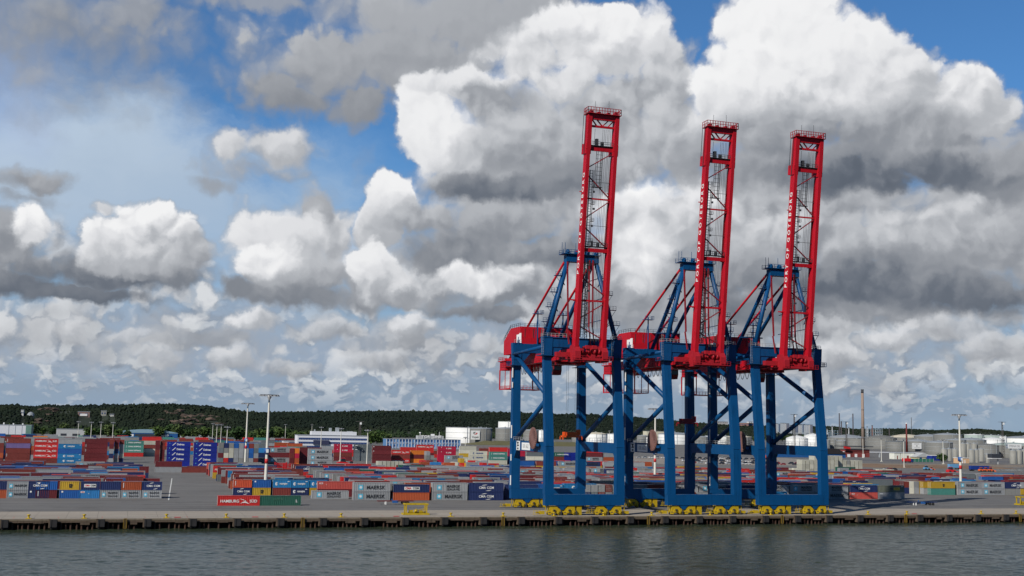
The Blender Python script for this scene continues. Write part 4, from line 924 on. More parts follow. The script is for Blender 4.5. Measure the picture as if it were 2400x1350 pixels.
# --- front rows right of the lane
stack(510, 357, B4, 'rhs', ('quay side', 'alone'), H=2.9); stack(609, 357, B4, 'Egh', ('quay side', 'alone'), H=2.9)
for px, codes in ((546, 'Ncg Fv'), (591.5, 'Ysc bq'), (639, 'R Hhj'), (681.5, 'Nhj Hhj'), (725, 'Y Hhj')): stack(px, 406, A, codes, ('middle block', 'front row'))
stack(744, 398, B4, 'M Slx', ('middle block', 'front row')); stack(731, 388.5, B4, 'Gms', ('middle block', 'set forward'))
for px, codes, H in ((828, 'Gmk Gmk', 2.9), (922, 'O Ncb', 2.59), (1013, 'Gmk Gms', 2.9), (1099, 'Ncg Ncg', 2.9)): stack(px, 380, B4, codes, ('middle block', 'front row'), H=H)
stack(1183, 383, B4, 'N N', ('between cranes', 'front row')); stack(1262, 386, B4, 'Ncg b', ('between cranes', 'front row'))
for k, codes in enumerate(('G G', 'N G', 'g G', 'R G', 'G R', 'k G', 'g k')): stack(0, 384, A, codes, ('between cranes', 'end-on row'), 'y', X=Xat(1352, 384) + k * 2.75)
x = Xat(1490, 386)
for codes in ('M G', 'Gmk Gmk', 'G Gmk', 'g Gms', 'Gmk Gms', 'Gmk Gms'):
    stack(0, 386, B4, codes, ('between cranes', 'front row'), X=x); x += 12.75
x = Xat(1924, 387); stack(0, 387, B4, 'Gmk Gms', ('right of cranes', 'front row'), X=x); stack(1994, 387, B4, 'Slx Ncg', ('right of cranes', 'front row')); stack(2058.5, 387, B4, 'Gi Vol', ('right of cranes', 'front row'))
for k, codes in enumerate(('N M', 'N R')): stack(0, 421, A, codes, ('far right', 'end-on row'), 'y', X=Xat(2108, 421) + k * 2.6)
for k, codes in enumerate(('W W', 'G G', 'Y Y')): stack(0, 421, A, codes, ('far right', 'end-on row'), 'y', X=Xat(2131, 421) + k * 2.7)
stack(2165, 418, A, 'G Y', ('far right', 'front row')); 
for px, codes in ((2183, 'T Ysc'), (2246, 'Gmk Gmk'), (2301, 'Gmk Gmk'), (2356, 'k Ncg'), (2392, 'Y G')): stack(px, 413, B4, codes, ('far right', 'front row'), H=2.75)
# --- the rows behind, seen mostly as roofs and upper edges
rb = random.Random(11)
def fill(x0, x1, y0, y1, pitch, zone, wts, dens=1.0, hmax=2, forced=None, ptop=.62):
    r_ = 0; y = y0
    while y < y1:
        x = x0 + rb.uniform(0, 3.5); r_ += 1
        while x + 12 < x1:
            L = B4 if rb.random() < .82 else A
            n = (2 if rb.random() < ptop else 1) if hmax == 2 else rb.choice((1, 1, 2))
            if rb.random() > dens: n = 0
            z = 0
            for k in range(n):
                c = rb.choice(wts); mk = ''
                if c == 'G' and rb.random() < .6: mk = rb.choice(('mk', 'ms'))
                if c == 'N' and rb.random() < .6: mk = 'cg'
                if c in 'RMO' and rb.random() < .5: mk = 'v'
                if c == 'Y': mk = 'sc'
                if c == 'H': mk = 'hj'
                if c == 'r' and L == B4 and rb.random() < .5: mk = 'hs'
                H = rb.choice((2.59, 2.59, 2.9)); add_box(x, y, z, L, H, c, mk, 'x', (zone, 'row %d' % r_, str(k))); z += H + .01
            x += L + rb.choice((.35, .5, .8))
        y += pitch
W1 = 'GGGGGGNNNNNNRRRRMMMMrbHkgOk'; W2 = 'GGGGGGGGGRRRRRMMMMrrSNNNNHkkgOYEb'
fill(-70, 10, 394.5, 500, 4.0, 'left block', W1)
stack(0, 392.6, B4, 'N N', ('left block', 'second row'), X=-1.2); stack(0, 412, B4, 'M M', ('left block', 'behind'), X=1.3)
fill(-70, 12, 505, 560, 4.2, 'left block', W1, .9, ptop=.4)
fill(38.5, 74, 410, 560, 4.1, 'middle block', W2, ptop=.6)
fill(76, 250, 384.5, 500, 4.0, 'middle block', W2, ptop=.45); fill(76, 250, 500, 565, 4.2, 'middle block', W2, .95, ptop=.3)
fill(172, 292, 391, 480, 4.0, 'middle block', W2, ptop=.4)
fill(250, 345, 484, 575, 4.2, 'right block', W2, .95, ptop=.3); fill(288, 345, 425, 484, 4.2, 'right block', W2, .9, ptop=.3)
fill(338, 470, 418, 520, 4.0, 'right block', W2, ptop=.35); fill(345, 430, 520, 585, 4.3, 'right block', W2, .8, ptop=.15)
for px, c in ((363, 'G M'), (425, 'R'), (493, 'Ncb'), (438, 'M')): stack(px, 578 if px != 438 else 590, B4, c, ('lane crossing', 'single row'))
# --- the tall stacks at the back
def tall(px, Y, L, codes, zone='left', ori='x', H=2.59, X=None): stack(px, Y, L, codes, ('tall stacks', zone), ori, H, X)
for px, Y, codes in ((-52, 683, 'R O R R G'), (11, 683, 'R Rv R U Rv'), (77, 683, 'R rhs rhs rhs rhs'), (133.5, 683, 'Hhj Hhj b Hhj G'), (196, 700, 'M M Mv Mv M')): tall(px, Y, B4, codes, H=2.62)
for k, c in enumerate(('G N G M R', 'k G N R M', 'N w G G R')): tall(0, 694 + k * 1.5, A, c, 'left', 'y', X=Xat(254, 700) + k * 2.75)
for k in range(6):
    tall(-60 + k * 58, 735 + k * 3, B4, ('R G r G G', 'N b k W R', 'G R O k G', 'Hhj R R R G', 'G M R r G', 'R Hhj k N R')[k], 'back')
tall(290, 812, B4, 'r Tcs Tcs Tcs', 'centre left'); tall(331, 818, B4, 'w W R w r', 'centre left')
for k, c in enumerate(('M M R M M', 'R M M R R')): tall(0, 688 + k, A, c, 'centre left', 'y', X=Xat(362, 690) + k * 2.75)
tall(389, 655, B4, 'Dde Dde Dde Dde Dde', 'centre left', H=2.6); tall(452, 651, B4, 'Dde Dde Dde Dde Dde', 'centre left', H=2.6)
grid = ('R g M g k', 'N r W k N', 'b N w w k', 'G G G G b', 'G k G G G', 'k k G G b', 'G G b b R', 'R R G g k')
for k, c in enumerate(grid): tall(0, 640, A, c, 'centre left', 'y', X=Xat(511, 640) + k * 2.62)
tall(598, 652, A, 'g g N L g', 'centre left'); tall(627, 650, B4, 'g Gms M Gms', 'centre left', H=2.7)
for k, c in enumerate(('R M R M', 'o O P o')): tall(0, 648, A, c, 'centre left', 'y', X=Xat(678, 648) + k * 2.7)
tall(701, 655, B4, 'M M M M', 'centre', H=2.75); tall(721, 600, B4, 'Gms Gms Gmk Gmk', 'centre', H=2.9)
tall(782, 770, B4, 'M R Pkl Pkl', 'centre', H=2.75); tall(829, 770, B4, 'g g gi gi', 'centre', H=2.75); tall(872, 735, B4, 'M M Mq Mq', 'centre', H=2.75)
tall(917, 742, B4, 'rhs R rhs', 'centre', H=2.75); tall(962, 744, B4, 'o M o', 'centre', H=2.7); tall(976, 790, B4, 'r M r rhs', 'centre', H=2.75)
for k, c in enumerate(('k k G', 'g k')): tall(0, 735, A, c, 'centre', 'y', X=Xat(999, 735) + k * 2.75)
tall(1026, 742, B4, 'Pkl P Pkl Pkl', 'centre', H=2.75); tall(1043, 735, B4, 'Gms Gms', 'centre', H=2.7); tall(1077, 800, B4, 'w Ysc W w', 'centre')
tall(1100, 735, B4, 'W Wco Wco', 'centre', H=2.8); tall(1147, 732, B4, 'w Tcs Tcs r', 'centre', H=2.75); tall(1190, 740, B4, 'N N P P', 'centre')
for px, c in ((1235, 'R W g R'), (1298, 'Ecs R Ecs'), (1322, 'Dde Dde Dde'), (1373, 'W Gms M r'), (1415, 'Gmk O G')): tall(px, 735, B4, c, 'between cranes', H=2.75)
for k in range(9): tall(690 + 62 * k, 850 + 8 * (k % 3), B4, ('b D', 'N r G', 'r r', 'M R N', 'R R r', 'r R', 'Y w', 'R r R', 'G N r')[k], 'back')
for k in range(12): tall(40 + 56 * k, 900 + 14 * (k % 3), B4, ('G G', 'Hhj b', 'k G R', 'R N', 'b Hhj', 'N r', 'G R r', 'Tcs w', 'r Tcs R', 'k G', 'M r', 'G G')[k], 'back')
for k in range(9): tall(76 + 27 * k, 1120 + 9 * (k % 2), B4, ('k G o', 'G G', 'Gmk G', 'Gmk H', 'R M G', 'g R', 'T k', 'N R G', 'r L k')[k], 'far back')
rb2 = random.Random(77)
for r_ in range(22):        # hazy rows at the foot of the hill
    Y = 870 + r_ * 26; px = -30 + rb2.uniform(0, 30)
    while px < (700 if Y < 960 else 690):
        n = rb2.choice((0, 1, 2, 2, 3)) if Y < 1250 else rb2.choice((0, 0, 1, 2))
        for j in range(n): add_box(Xat(px, Y), Y, j * 2.6, B4, 2.59, rb2.choice('GGgkRRMNbHTOrk'), '', 'x', ('far rows', str(r_), str(j)))
        px += 12.9 * 2710 / Y * .93 + rb2.uniform(0, 25)
# reefers and loose short boxes in the middle distance
for k in range(9): add_box(Xat(912 + 8.5 * k, 660 - 6 * k), 660 - 6 * k, 0, A, 2.6, 'W', '', 'y', ('reefer line', 'white', '0'))
for k in range(6): add_box(Xat(886 + 9.5 * k, 610), 610, 0, A, 2.6, 'w', '', 'y', ('reefer line', 'beige', '0')); add_box(Xat(886 + 9.5 * k, 610), 610, 2.61, A, 2.6, 'w', '', 'y', ('reefer line', 'beige', '1'))
for k in range(34):
    px = 985 + (k % 12) * 18 + rb.uniform(0, 6); Y = 600 + (k // 12) * 34 + rb.uniform(0, 12)
    n = rb.choice((1, 1, 2))
    for j in range(n): add_box(Xat(px, Y), Y, j * 2.6, A, 2.59, rb.choice('OFrrRGGWLYNMO'), '', rb.choice('xy'), ('loose boxes', str(k), str(j)))
for k in range(17): add_box(Xat(1205 + k * 17.5, 640 + 9 * (k % 3)), 640 + 9 * (k % 3), 0, B4, 2.6, rb.choice('GGbNRrGkY'), '', 'x', ('loose boxes', 'far', '0')); add_box(Xat(1205 + k * 17.5, 640 + 9 * (k % 3)), 640 + 9 * (k % 3), 2.61, B4, 2.6, rb.choice('GGbNRrGkO'), rb.choice(('mk', '', '')), 'x', ('loose boxes', 'far', '1'))
for k in range(8): add_box(Xat(1462 + k * 55, 610), 610, 0, B4, 2.6, 'GGOGGRYG'[k], ('rl', '', '', 'ms', 'mk', '', 'sc', '')[k], 'x', ('loose boxes', 'right', '0'))
for k in range(4): add_box(Xat(1808 + k * 26, 640), 640, 0, A, 2.6, 'W', '', 'x', ('loose boxes', 'white', '0'))
# beige stacks, ends towards the water
for k in range(16):
    n = (3, 3, 3, 4, 4, 4, 4, 4, 4, 4, 4, 3, 3, 3, 3, 3)[k]
    if k == 10: n = 4
    for j in range(n): add_box(Xat(1880, 630) + k * 2.95, 630 + (4 if k > 8 else 0), j * 2.72, A, 2.7, 'w' if rb.random() < .8 else 'kGW'[k % 3], '', 'y', ('beige stacks', str(k), str(j)))
for k in range(4): add_box(Xat(2060 + k * 9.5, 636), 636, 0, A, 2.6, 'w', '', 'y', ('beige stacks', str(16 + k), '0'))

# --- which boxes show largest from the photo's side?  (painter's pass on a coarse grid)
GW, GH = 1200, 340; Y00 = 980
import numpy as np
idb = np.full((GH, GW), -1, dtype=np.int32)
def corners(b):
    if b['o'] == 'x': x0, y0, x1, y1 = b['X'], b['Y'], b['X'] + b['L'], b['Y'] + CW
    else: x0, y0, x1, y1 = b['X'], b['Y'], b['X'] + CW, b['Y'] + b['L']
    return x0, y0, x1, y1, b['z'], b['z'] + b['H']
order = sorted(range(len(BOXES)), key=lambda i: -(BOXES[i]['Y'] * 10 - BOXES[i]['z'] + BOXES[i]['X'] * .001))
gx = np.arange(GW) + .5
def fillpoly(P, i):
    ys = [p[1] for p in P]; y0 = max(0, int(min(ys))); y1 = min(GH - 1, int(max(ys)) + 1)
    for y in range(y0, y1 + 1):
        yc = y + .5; xs = []
        for a_, b_ in zip(P, P[1:] + P[:1]):
            if (a_[1] <= yc) != (b_[1] <= yc): xs.append(a_[0] + (yc - a_[1]) / (b_[1] - a_[1]) * (b_[0] - a_[0]))
        if len(xs) > 1:
            a_, b_ = int(max(0, round(min(xs)))), int(min(GW, round(max(xs))))
            if b_ > a_: idb[y, a_:b_] = i
for i in order:
    x0, y0, x1, y1, z0, z1 = corners(BOXES[i])
    def pj(p): q = project(p); return (q[0] / 2, (q[1] - Y00) * 1.0)
    for f in (((x0, y0, z1), (x1, y0, z1), (x1, y1, z1), (x0, y1, z1)), ((x0, y0, z0), (x0, y1, z0), (x0, y1, z1), (x0, y0, z1)), ((x0, y0, z0), (x1, y0, z0), (x1, y0, z1), (x0, y0, z1))):
        fillpoly([pj(p) for p in f], i)
cnt = np.bincount(idb[idb >= 0], minlength=len(BOXES))
rank = sorted(range(len(BOXES)), key=lambda i: -cnt[i]); top300 = set(rank[:300])

seen = {}
vis = sorted(top300, key=lambda i: (project((BOXES[i]['X'], BOXES[i]['Y'], 0))[0]))
rowsY = {}
def place_words(i):
    b = BOXES[i]; w = b['w']; lv = {'0': 'lowest', '1': 'second', '2': 'third', '3': 'fourth', '4': 'top'}.get(w[-1] if len(w) == 3 else w[2] if len(w) > 2 else w[1], '')
    return w[0], w[1], lv
GROUP = {'left block': 'containers in the left yard block', 'middle block': 'containers in the middle yard block', 'tall stacks': 'tall container stacks at the back of the yard'}
used_labels = set()
def label_for(i):
    b = BOXES[i]; zone, row, lv = place_words(i); colour = CC[b['c']][1]; px, py, _ = project((b['X'] + 3, b['Y'], b['z'] + 1.3))
    # what stands level with it: order from the left among boxes of the same colour, zone and level
    peers = sorted([j for j in top300 if BOXES[j]['c'] == b['c'] and BOXES[j]['m'] == b['m'] and BOXES[j]['w'][0] == zone and abs(BOXES[j]['z'] - b['z']) < .6], key=lambda j: (project((BOXES[j]['X'] + 3, BOXES[j]['Y'], 0))[0], BOXES[j]['Y'], j))
    k = peers.index(i)
    ln = 'short' if b['L'] < 7 else 'long'
    mk = MDESC.get(b['m'], '')
    lvl = {0: 'ground level', 1: 'second level', 2: 'third level', 3: 'fourth level', 4: 'fifth level', 5: 'sixth level'}[int(round(b['z'] / 2.65))]
    zn = {'left block': 'left block', 'middle block': 'middle block', 'right block': 'right block', 'between cranes': 'crane rows', 'right of cranes': 'right rows', 'far right': 'far right', 'tall stacks': 'back stacks', 'quay side': 'quay lane', 'lane crossing': 'lane end', 'reefer line': 'reefer line', 'loose boxes': 'loose boxes', 'beige stacks': 'beige stacks', 'far rows': 'rows below the hill'}[zone]
    tail = '' if len(peers) == 1 else (', ' + ('leftmost' if k == 0 else 'rightmost' if k == len(peers) - 1 else nth(k) + ' such from left'))
    head = colour + ' container' + ((' with ' + mk) if mk else '')
    s = '%s, %s, %s%s' % (head, lvl, zn, tail)
    if s in used_labels:
        s = '%s, %s, %s, %s such' % (head, lvl, zn, 'nearer' if k < len(peers) / 2 else 'farther')
    used_labels.add(s)
    return s
def place(b, data, name, parent=None):
    return link(name, data, parent)
protos = {}
stuff = MB()
for i, b in enumerate(BOXES):
    c = CC[b['c']][0]; jit = .85 + .3 * rb.random(); col = tuple(q * jit for q in c)
    x0, y0, x1, y1, z0, z1 = corners(b)
    if i not in top300:
        stuff.col = col; stuff.box(x0, y0, z0 + .02, x1, y1, z1)
        continue
    side, frame, doors, rods, whole = cmesh(b['L'], b['H']); big = cnt[i] > 15
    lab = label_for(i); grp = 'shipping containers of the ' + b['w'][0].replace('tall stacks', 'tall back stacks')
    loc = (b['X'], b['Y'], b['z']); rz = 0.0
    if b['o'] == 'y': loc = (b['X'] + CW, b['Y'], b['z']); rz = RX90
    if not big and not b['m']:
        o = link('shipping_container', whole, None, loc, rz); o.color = (*col, 1); tag(o, lab, 'container', grp); continue
    key = (b['L'], b['H'], b['m'], big)
    if key not in protos:
        t = link('shipping_container', None); t.empty_display_size = .5
        if big: link('side_walls', side, t); link('corner_frame', frame, t); d_ = link('doors', doors, t); link('lock_rods', rods, d_)
        else: link('body', whole, t)
        for nm, me, x, z, tx in marks(b['m'], b['L']) if b['m'] else ():
            o = link(nm, me, t, (x, -.02 if tx else 0, z))
            if tx: o.rotation_euler = (RX90, 0, 0)
        protos[key] = t
    else: t = copy_tree(protos[key])
    t.location = loc; t.rotation_euler = (0, 0, rz); tag(t, lab, 'container', grp)
    for ch in t.children: ch.color = (*col, 1)
so_ = link('container_field', stuff.mesh('container_field', mat('container_paint_field', (0, 0, 0), .55, .16, .9, attr='Col', streak=.25, top=.24)))
tag(so_, 'remaining rows of mixed coloured containers filling the yard', 'containers', kind='stuff')
# ------------------------------------------------------------------ light masts
def mast(px, Y, H, kind, label, grp):
    big = kind == 'big'; r0 = .62 if big else .34; r1 = .30 if big else .2
    t = thing('light_mast', label, 'mast', (Xat(px, Y), Y, 0), 0, grp)
    m = MB(); m.tube((0, 0, 0), (0, 0, H - 1.4), r0, 14, r1, cap=False); m.cbox(0, 0, 0, 1.6, 1.6, .5); part('pole', m, M_mast, t)
    m = MB(); m.lathe((0, 0, H - 2.2), [(r1, 0), (r1 * 2.4, .9), (r1 * 2.2, 1.6), (r1, 1.9)], 14); part('head_drum', m, M_steel, t)
    m = MB(); R_ = 3.1 if big else 1.5; n = 14
    for i in range(n):
        a, b = 2 * math.pi * i / n, 2 * math.pi * (i + 1) / n
        m.beam((R_ * math.cos(a), R_ * math.sin(a) * .8, H - .5), (R_ * math.cos(b), R_ * math.sin(b) * .8, H - .5), .22, .18)
    for i in range(0, n, 2): a = 2 * math.pi * i / n; m.beam((0, 0, H - .9), (R_ * math.cos(a), R_ * math.sin(a) * .8, H - .5), .14, .14)
    part('head_ring', m, M_dark, t)
    for i in range(0, n, 1 if big else 2):
        a = 2 * math.pi * (i + .5) / n
        if 'flood' not in TXT: TXT['flood'] = MB().cbox(0, 0, 0, .75, .6, .42).mesh('floodlight', M_steel)
        link('floodlight', TXT['flood'], t, (R_ * math.cos(a), R_ * math.sin(a) * .8, H - 1.0))
    if big:
        part('red_band', MB().tube((0, 0, 10.7), (0, 0, 12.3), r0 * .92, 14), mat('band_red', (.50, .03, .03), .5), t)
        m = MB(); m.tube((0, 0, 14.1), (0, 0, 15.9), .98, 14); b_ = part('number_drum', m, mat('band_blue', (.02, .09, .28), .5), t)
        part('number_plate', MB().box(-.42, -1.08, 14.4, .42, -.96, 15.6), M_sign, b_)
    return t
for px, Y, l in ((621, 408, 'tall floodlight mast behind the dark green container, nearest of all'), (573.8, 620, 'tall floodlight mast rising left of the nearest one, behind the block corner'), (2252.4, 419, 'tall floodlight mast in front of grey containers at the far right'), (1534.8, 470, 'tall floodlight mast seen through the legs of the middle crane')):
    mast(px, Y, 34.7, 'big', l, 'tall banded floodlight masts')
sm = [(181, 1080), (211, 1000), (234, 1080), (262, 1020), (497, 1250), (506, 1000), (516, 1000), (529, 690), (751, 900), (797, 760), (859, 640), (1090, 1000), (1428, 1500), (2023, 1035), (2066, 905), (2119, 740), (2211, 850), (668, 1500), (730, 1600), (1665, 1000)]
for k, (px, Y) in enumerate(sm):
    mast(px, Y, 22 if k not in (11,) else 15, 'small', 'slim light mast, %s from the left of the smaller masts' % nth(k), 'smaller light masts across the yard')
M_lat = mat('lattice_dark', (.09, .08, .075), .6, .1, 1)
def lattice(px, Y, H, label, w=1.4, head=True):
    t = thing('lattice_mast', label, 'mast', (Xat(px, Y), Y, 0), 0, 'lattice masts on the skyline'); m = MB()
    for a in (-1, 1):
        for b in (-1, 1): m.beam((a * w, b * w, 0), (a * w * .3, b * w * .3, H), .28, .28)
    z = 0
    while z < H - 3:
        f = 1 - .7 * z / H; g_ = 1 - .7 * (z + 3) / H; m.beam((-w * f, -w * f, z), (w * g_, -w * g_, z + 3), .18, .18); m.beam((w * f, -w * f, z), (-w * g_, -w * g_, z + 3), .18, .18); z += 3
    part('tower', m, M_lat, t)
    if head: m = MB(); m.box(-4, -2, H - .6, 4, 2, H - .2); part('head_platform', m, M_lat, t); part('lamp', MB().cbox(.3, -2.2, H - 3.4, 1.8, .8, 2.2), M_sign, t)
    return t
for px, Y, H, l in ((1862, 1250, 47, 'dark lattice mast seen right of the third crane pillar'), (1984, 1300, 40, 'dark lattice mast between the two dark chimneys'), (2351, 1100, 42, 'dark lattice mast with a lamp at the far right edge')): lattice(px, Y, H, l)
lattice(2137, 2600, 70, 'thin aerial mast on the ridge right of the brick chimney', 1.2, False); lattice(842, 1200, 27, 'lattice tower with platform right of the office block', 1.6)
# ------------------------------------------------------------------ storage tanks
M_tg = mat('tank_grey', (.155, .155, .145), .65, .16, .06, streak=.22); M_tw2 = mat('tank_white', (.66, .66, .64), .5, .05, .1, streak=.06); M_tt = mat('tank_pale_green', (.30, .36, .33), .6, .1, .1, streak=.1)
M_trim = mat('tank_trim', (.33, .36, .38), .6, .1, .2); M_roof = mat('tank_roof', (.24, .26, .28), .6, .1, .1); M_cream = mat('tank_cream_roof', (.52, .47, .36), .6, .1, .1); M_dkr = mat('tank_dark_roof', (.06, .07, .08), .6, .1, .1)
TM = {'g': M_tg, 'w': M_tw2, 't': M_tt, 's': mat('silo_grey', (.24, .235, .21), .7, .2, .2, streak=.4)}
def tank(x0, x1, yt, yb, kind='g', dome=0, roof=None, label='', Y=None, sign=None):
    c = (x0 + x1) / 2
    if Y is None: Y = ground(c, yb).y
    r = abs(Xat(x1, Y) - Xat(x0, Y)) / 2 * .95; Yc = Y + r
    r = abs(Xat(x1, Yc) - Xat(x0, Yc)) / 2 * .955
    H = atY(c, yt, Yc - r * .8).z
    t = thing('storage_tank', label, 'tank', (Xat(c, Yc), Yc, 0), 0, 'storage tanks behind the terminal')
    n = 40 if r > 7 else 18
    m = MB(); m.lathe((0, 0, 0), [(r, 0), (r, H)], n); part('shell', m, TM[kind], t)
    m = MB(); hd = dome * r * .18
    m.lathe((0, 0, H), [(r * 1.005, -.35), (r * 1.012, .05), (r * .97, .1 + hd * .12), (r * .7, hd * .5 + .12), (r * .4, hd * .82 + .14), (.6, hd + .15)], n); part('roof', m, roof or (M_roof if dome else TM[kind]), t)
    m = MB()
    if r > 5:
        for zz in (H * .33, H * .66, H - .5): m.lathe((0, 0, zz), [(r * 1.004, 0), (r * 1.012, .12), (r * 1.004, .24)], n)
        for k in range(2): a = -1.9 + k * .5; m.beam((r * 1.02 * math.cos(a), r * 1.02 * math.sin(a), 0), (r * 1.02 * math.cos(a), r * 1.02 * math.sin(a), H + .6), .35, .35)
        for k in range(n): a = 2 * math.pi * k / n; m.beam((r * math.cos(a), r * math.sin(a), H), (r * math.cos(a), r * math.sin(a), H + 1.1), .08, .08)
        m.cbox(0, 0, H + hd, 1.6, 1.6, 1.0).cbox(r * .3, -r * .6, H + hd * .5, 1.1, 1.1, 1.4)
    else: m.cbox(0, 0, H + hd + .1, .8, .8, .9).beam((r * .6, -r * .85, 0), (r * .6, -r * .85, H + .8), .2, .2)
    part('fittings', m, M_trim, t)
    if sign:
        sx0, sx1, sy0, sy1, st = sign; Ys = Yc - r - .4; X0, X1 = Xat(sx0, Ys), Xat(sx1, Ys); z1, z0 = atY(sx0, sy0, Ys).z, atY(sx0, sy1, Ys).z
        b_ = MB(); b_.box(X0 - t.location.x, -r - .5, z0, X1 - t.location.x, -r - .25, z1); s_ = part('sign_board', b_, M_sign, t)
        w_ = X1 - X0; xc = (X0 + X1) / 2 - t.location.x; zc = (z0 + z1) / 2
        if st == 'Vopak':
            tm = text_mesh('Vopak', 1.0, 'sign_text', .03); tm.materials.append(mat('sign_grey', (.16, .17, .16), .5, 0)) if not tm.materials else None
            o = link('sign_text', tm, s_); o.location = (xc, -r - .56, z0 + (z1 - z0) * .27); o.rotation_euler = (RX90, 0, 0); o.scale = (w_ * .30,) * 3; o.scale[2] = 1
            e = MB(); q = w_ / 10; p0 = (xc, -r - .58, z0 + (z1 - z0) * .62)
            e.prism([(-2.6 * q, .2 * q), (-2.2 * q, 2.0 * q), (.2 * q, 2.4 * q), (-.4 * q, .9 * q), (-1.4 * q, .3 * q)], p0, 'y', .06); part('emblem_dark', e, mat('sign_grey', (.16, .17, .16), .5, 0), s_)
            e = MB(); e.prism([(-1.6 * q, -.6 * q), (1.6 * q, -.4 * q), (2.6 * q, 1.2 * q), (.6 * q, 1.4 * q), (1.0 * q, .5 * q), (-.6 * q, .1 * q)], (p0[0], p0[1], p0[2]), 'y', .06); part('emblem_red', e, M_tr, s_)
        elif st == 'STENA':
            tm = text_mesh('STENA OIL', 1.0, 'sign_text', .02); tm.materials.append(mat('pale_ink', (.36, .36, .36), .6, 0)) if not tm.materials else None
            o = link('sign_text', tm, s_); o.location = (xc + w_ * .06, -r - .56, zc); o.rotation_euler = (RX90, 0, 0); o.scale = (w_ * .145,) * 3; o.scale[2] = 1
        else:
            e = MB(); e.box(xc - w_ * .28, -r - .56, z0 + (z1 - z0) * .8, xc + w_ * .26, -r - .5, z0 + (z1 - z0) * .86).prism([(-w_ * .09, 0), (0, w_ * .07), (w_ * .09, 0), (0, -w_ * .07)], (xc, -r - .58, zc), 'y', .06).box(xc - w_ * .3, -r - .56, z0 + (z1 - z0) * .24, xc + w_ * .3, -r - .5, z0 + (z1 - z0) * .27); part('sign_marks', e, mat('sign_grey', (.16, .17, .16), .5, 0), s_)
    return t
tank(1167, 1214, 988, 1006, 'w', 0, M_tt, 'pale flat topped tank standing behind the grey tanks left of the cranes', Y=1950)
tank(1044, 1150, 1002, 1040, 'w', 0, M_roof, 'large white tank left of the logo board, left of the cranes', Y=1560)
tank(1100, 1153, 1004.5, 1040, 'g', .5, None, 'grey tank carrying the square white logo board', Y=1500, sign=(1103, 1124, 1009, 1030, 'Vopak'))
tank(1161, 1206, 1004, 1035, 'g', .6, None, 'grey ribbed tank just left of the leftmost crane leg', Y=1640)
tank(1226, 1262, 1008, 1035, 'g', .5, None, 'grey tank seen between the left legs of the leftmost crane', Y=1650)
tank(1258, 1280, 1008, 1034, 'w', .3, None, 'small white tank beside a grey one behind the leftmost crane', Y=1800)
tank(1370, 1422, 1017, 1040, 'w', .8, M_cream, 'white tank framed by the right legs of the leftmost crane', Y=1650); tank(1424, 1450, 1017, 1040, 'w', .4, None, 'white tank half hidden by the leftmost crane right leg', Y=1720)
tank(1340, 1366, 1016, 1036, 'g', .4, None, 'grey tank left of the domed white one under the cranes', Y=1850)
tank(1493, 1517, 1021, 1037, 'g', .4, None, 'small grey tank behind the cable reel of the middle crane', Y=1900)
tank(1545, 1618, 1018, 1045, 'w', .7, M_roof, 'wide pale tank behind the left leg of the middle crane', Y=1780); tank(1618, 1662, 1024, 1047, 'g', .5, None, 'wide grey tank under the middle crane', Y=1700); tank(1655, 1712, 1022, 1046, 'w', .3, M_roof, 'pale tank between the right legs of the middle crane', Y=1800)
tank(1705, 1760, 1024, 1046, 'g', .5, M_cream, 'grey tank left of the rightmost crane reel', Y=1760)
tank(1845, 1891, 1028, 1047, 'w', 1.6, M_tw2, 'bright white domed tank beside the right crane leg, left one'); tank(1887, 1925, 1022, 1047, 'w', 1.5, M_tw2, 'bright white domed tank partly hidden by the right crane leg')
tank(1946, 2026, 1026, 1046, 'g', .9, None, 'wide grey tank with shallow dome in the back row by dark chimneys', Y=1760)
tank(1930, 1945, 1031, 1052, 'g', 0, None, 'narrow grey tank nearest the right crane leg'); tank(1944, 1962, 1030, 1052, 'g', 0, None, 'second narrow grey tank right of the right crane leg'); tank(1961, 1983, 1033, 1053, 'g', .2, None, 'small grey tank behind the red building')
tank(1983, 2034, 1028.5, 1050, 'g', 0, None, 'flat topped grey tank in front of the brick chimney foot')
tank(2090, 2160, 1025, 1046, 'g', 1.0, M_cream, 'grey tank with cream domed roof right of the brick chimney', Y=1780)
tank(2034, 2097, 1027, 1053, 'g', 1.1, M_tg, 'big grey domed tank right of the brick chimney')
tank(2080, 2124, 1035, 1058, 'g', .25, M_dkr, 'grey tank with dark roof left of the dark red chimney')
tank(2148, 2203, 1022.5, 1040, 'g', .9, None, 'low grey domed tank in the back row behind the board tank', Y=1700)
tank(2128, 2175, 1034, 1058, 'g', .9, M_roof, 'grey tank with a white shield board right of dark red chimney', sign=(2138, 2160, 1038, 1052, 'x'))
tank(2194, 2250, 1019, 1045, 'g', .7, None, 'tallest grey domed tank in the right back row', Y=1500)
tank(2265, 2303, 1019, 1040, 't', .4, M_tw2, 'bluish white tank in the back row right of the tall mast', Y=1500); tank(2302, 2346, 1020, 1040, 't', .1, None, 'pale green flat tank in the right back row', Y=1500)
tank(2250, 2306, 1031, 1060, 'g', .8, M_roof, 'grey tank with light roof behind the narrow silos', Y=1330); tank(2221, 2261, 1031, 1070, 'g', .6, M_roof, 'grey tank just left of the tall banded mast', Y=1250)
tank(2304, 2350, 1031, 1045, 'w', 1.2, M_tw2, 'white domed tank in the right group', Y=1380); tank(2345, 2359, 1023, 1040, 'w', 0, None, 'small cream tank standing higher than its neighbours at right', Y=1450)
tank(2173, 2228, 1037, 1068, 'g', .7, M_roof, 'big front grey tank with pale dome left of the silos')
tank(2360, 2440, 1027, 1045, 'w', .6, M_roof, 'white roofed tank at the right edge of the picture', Y=1480)
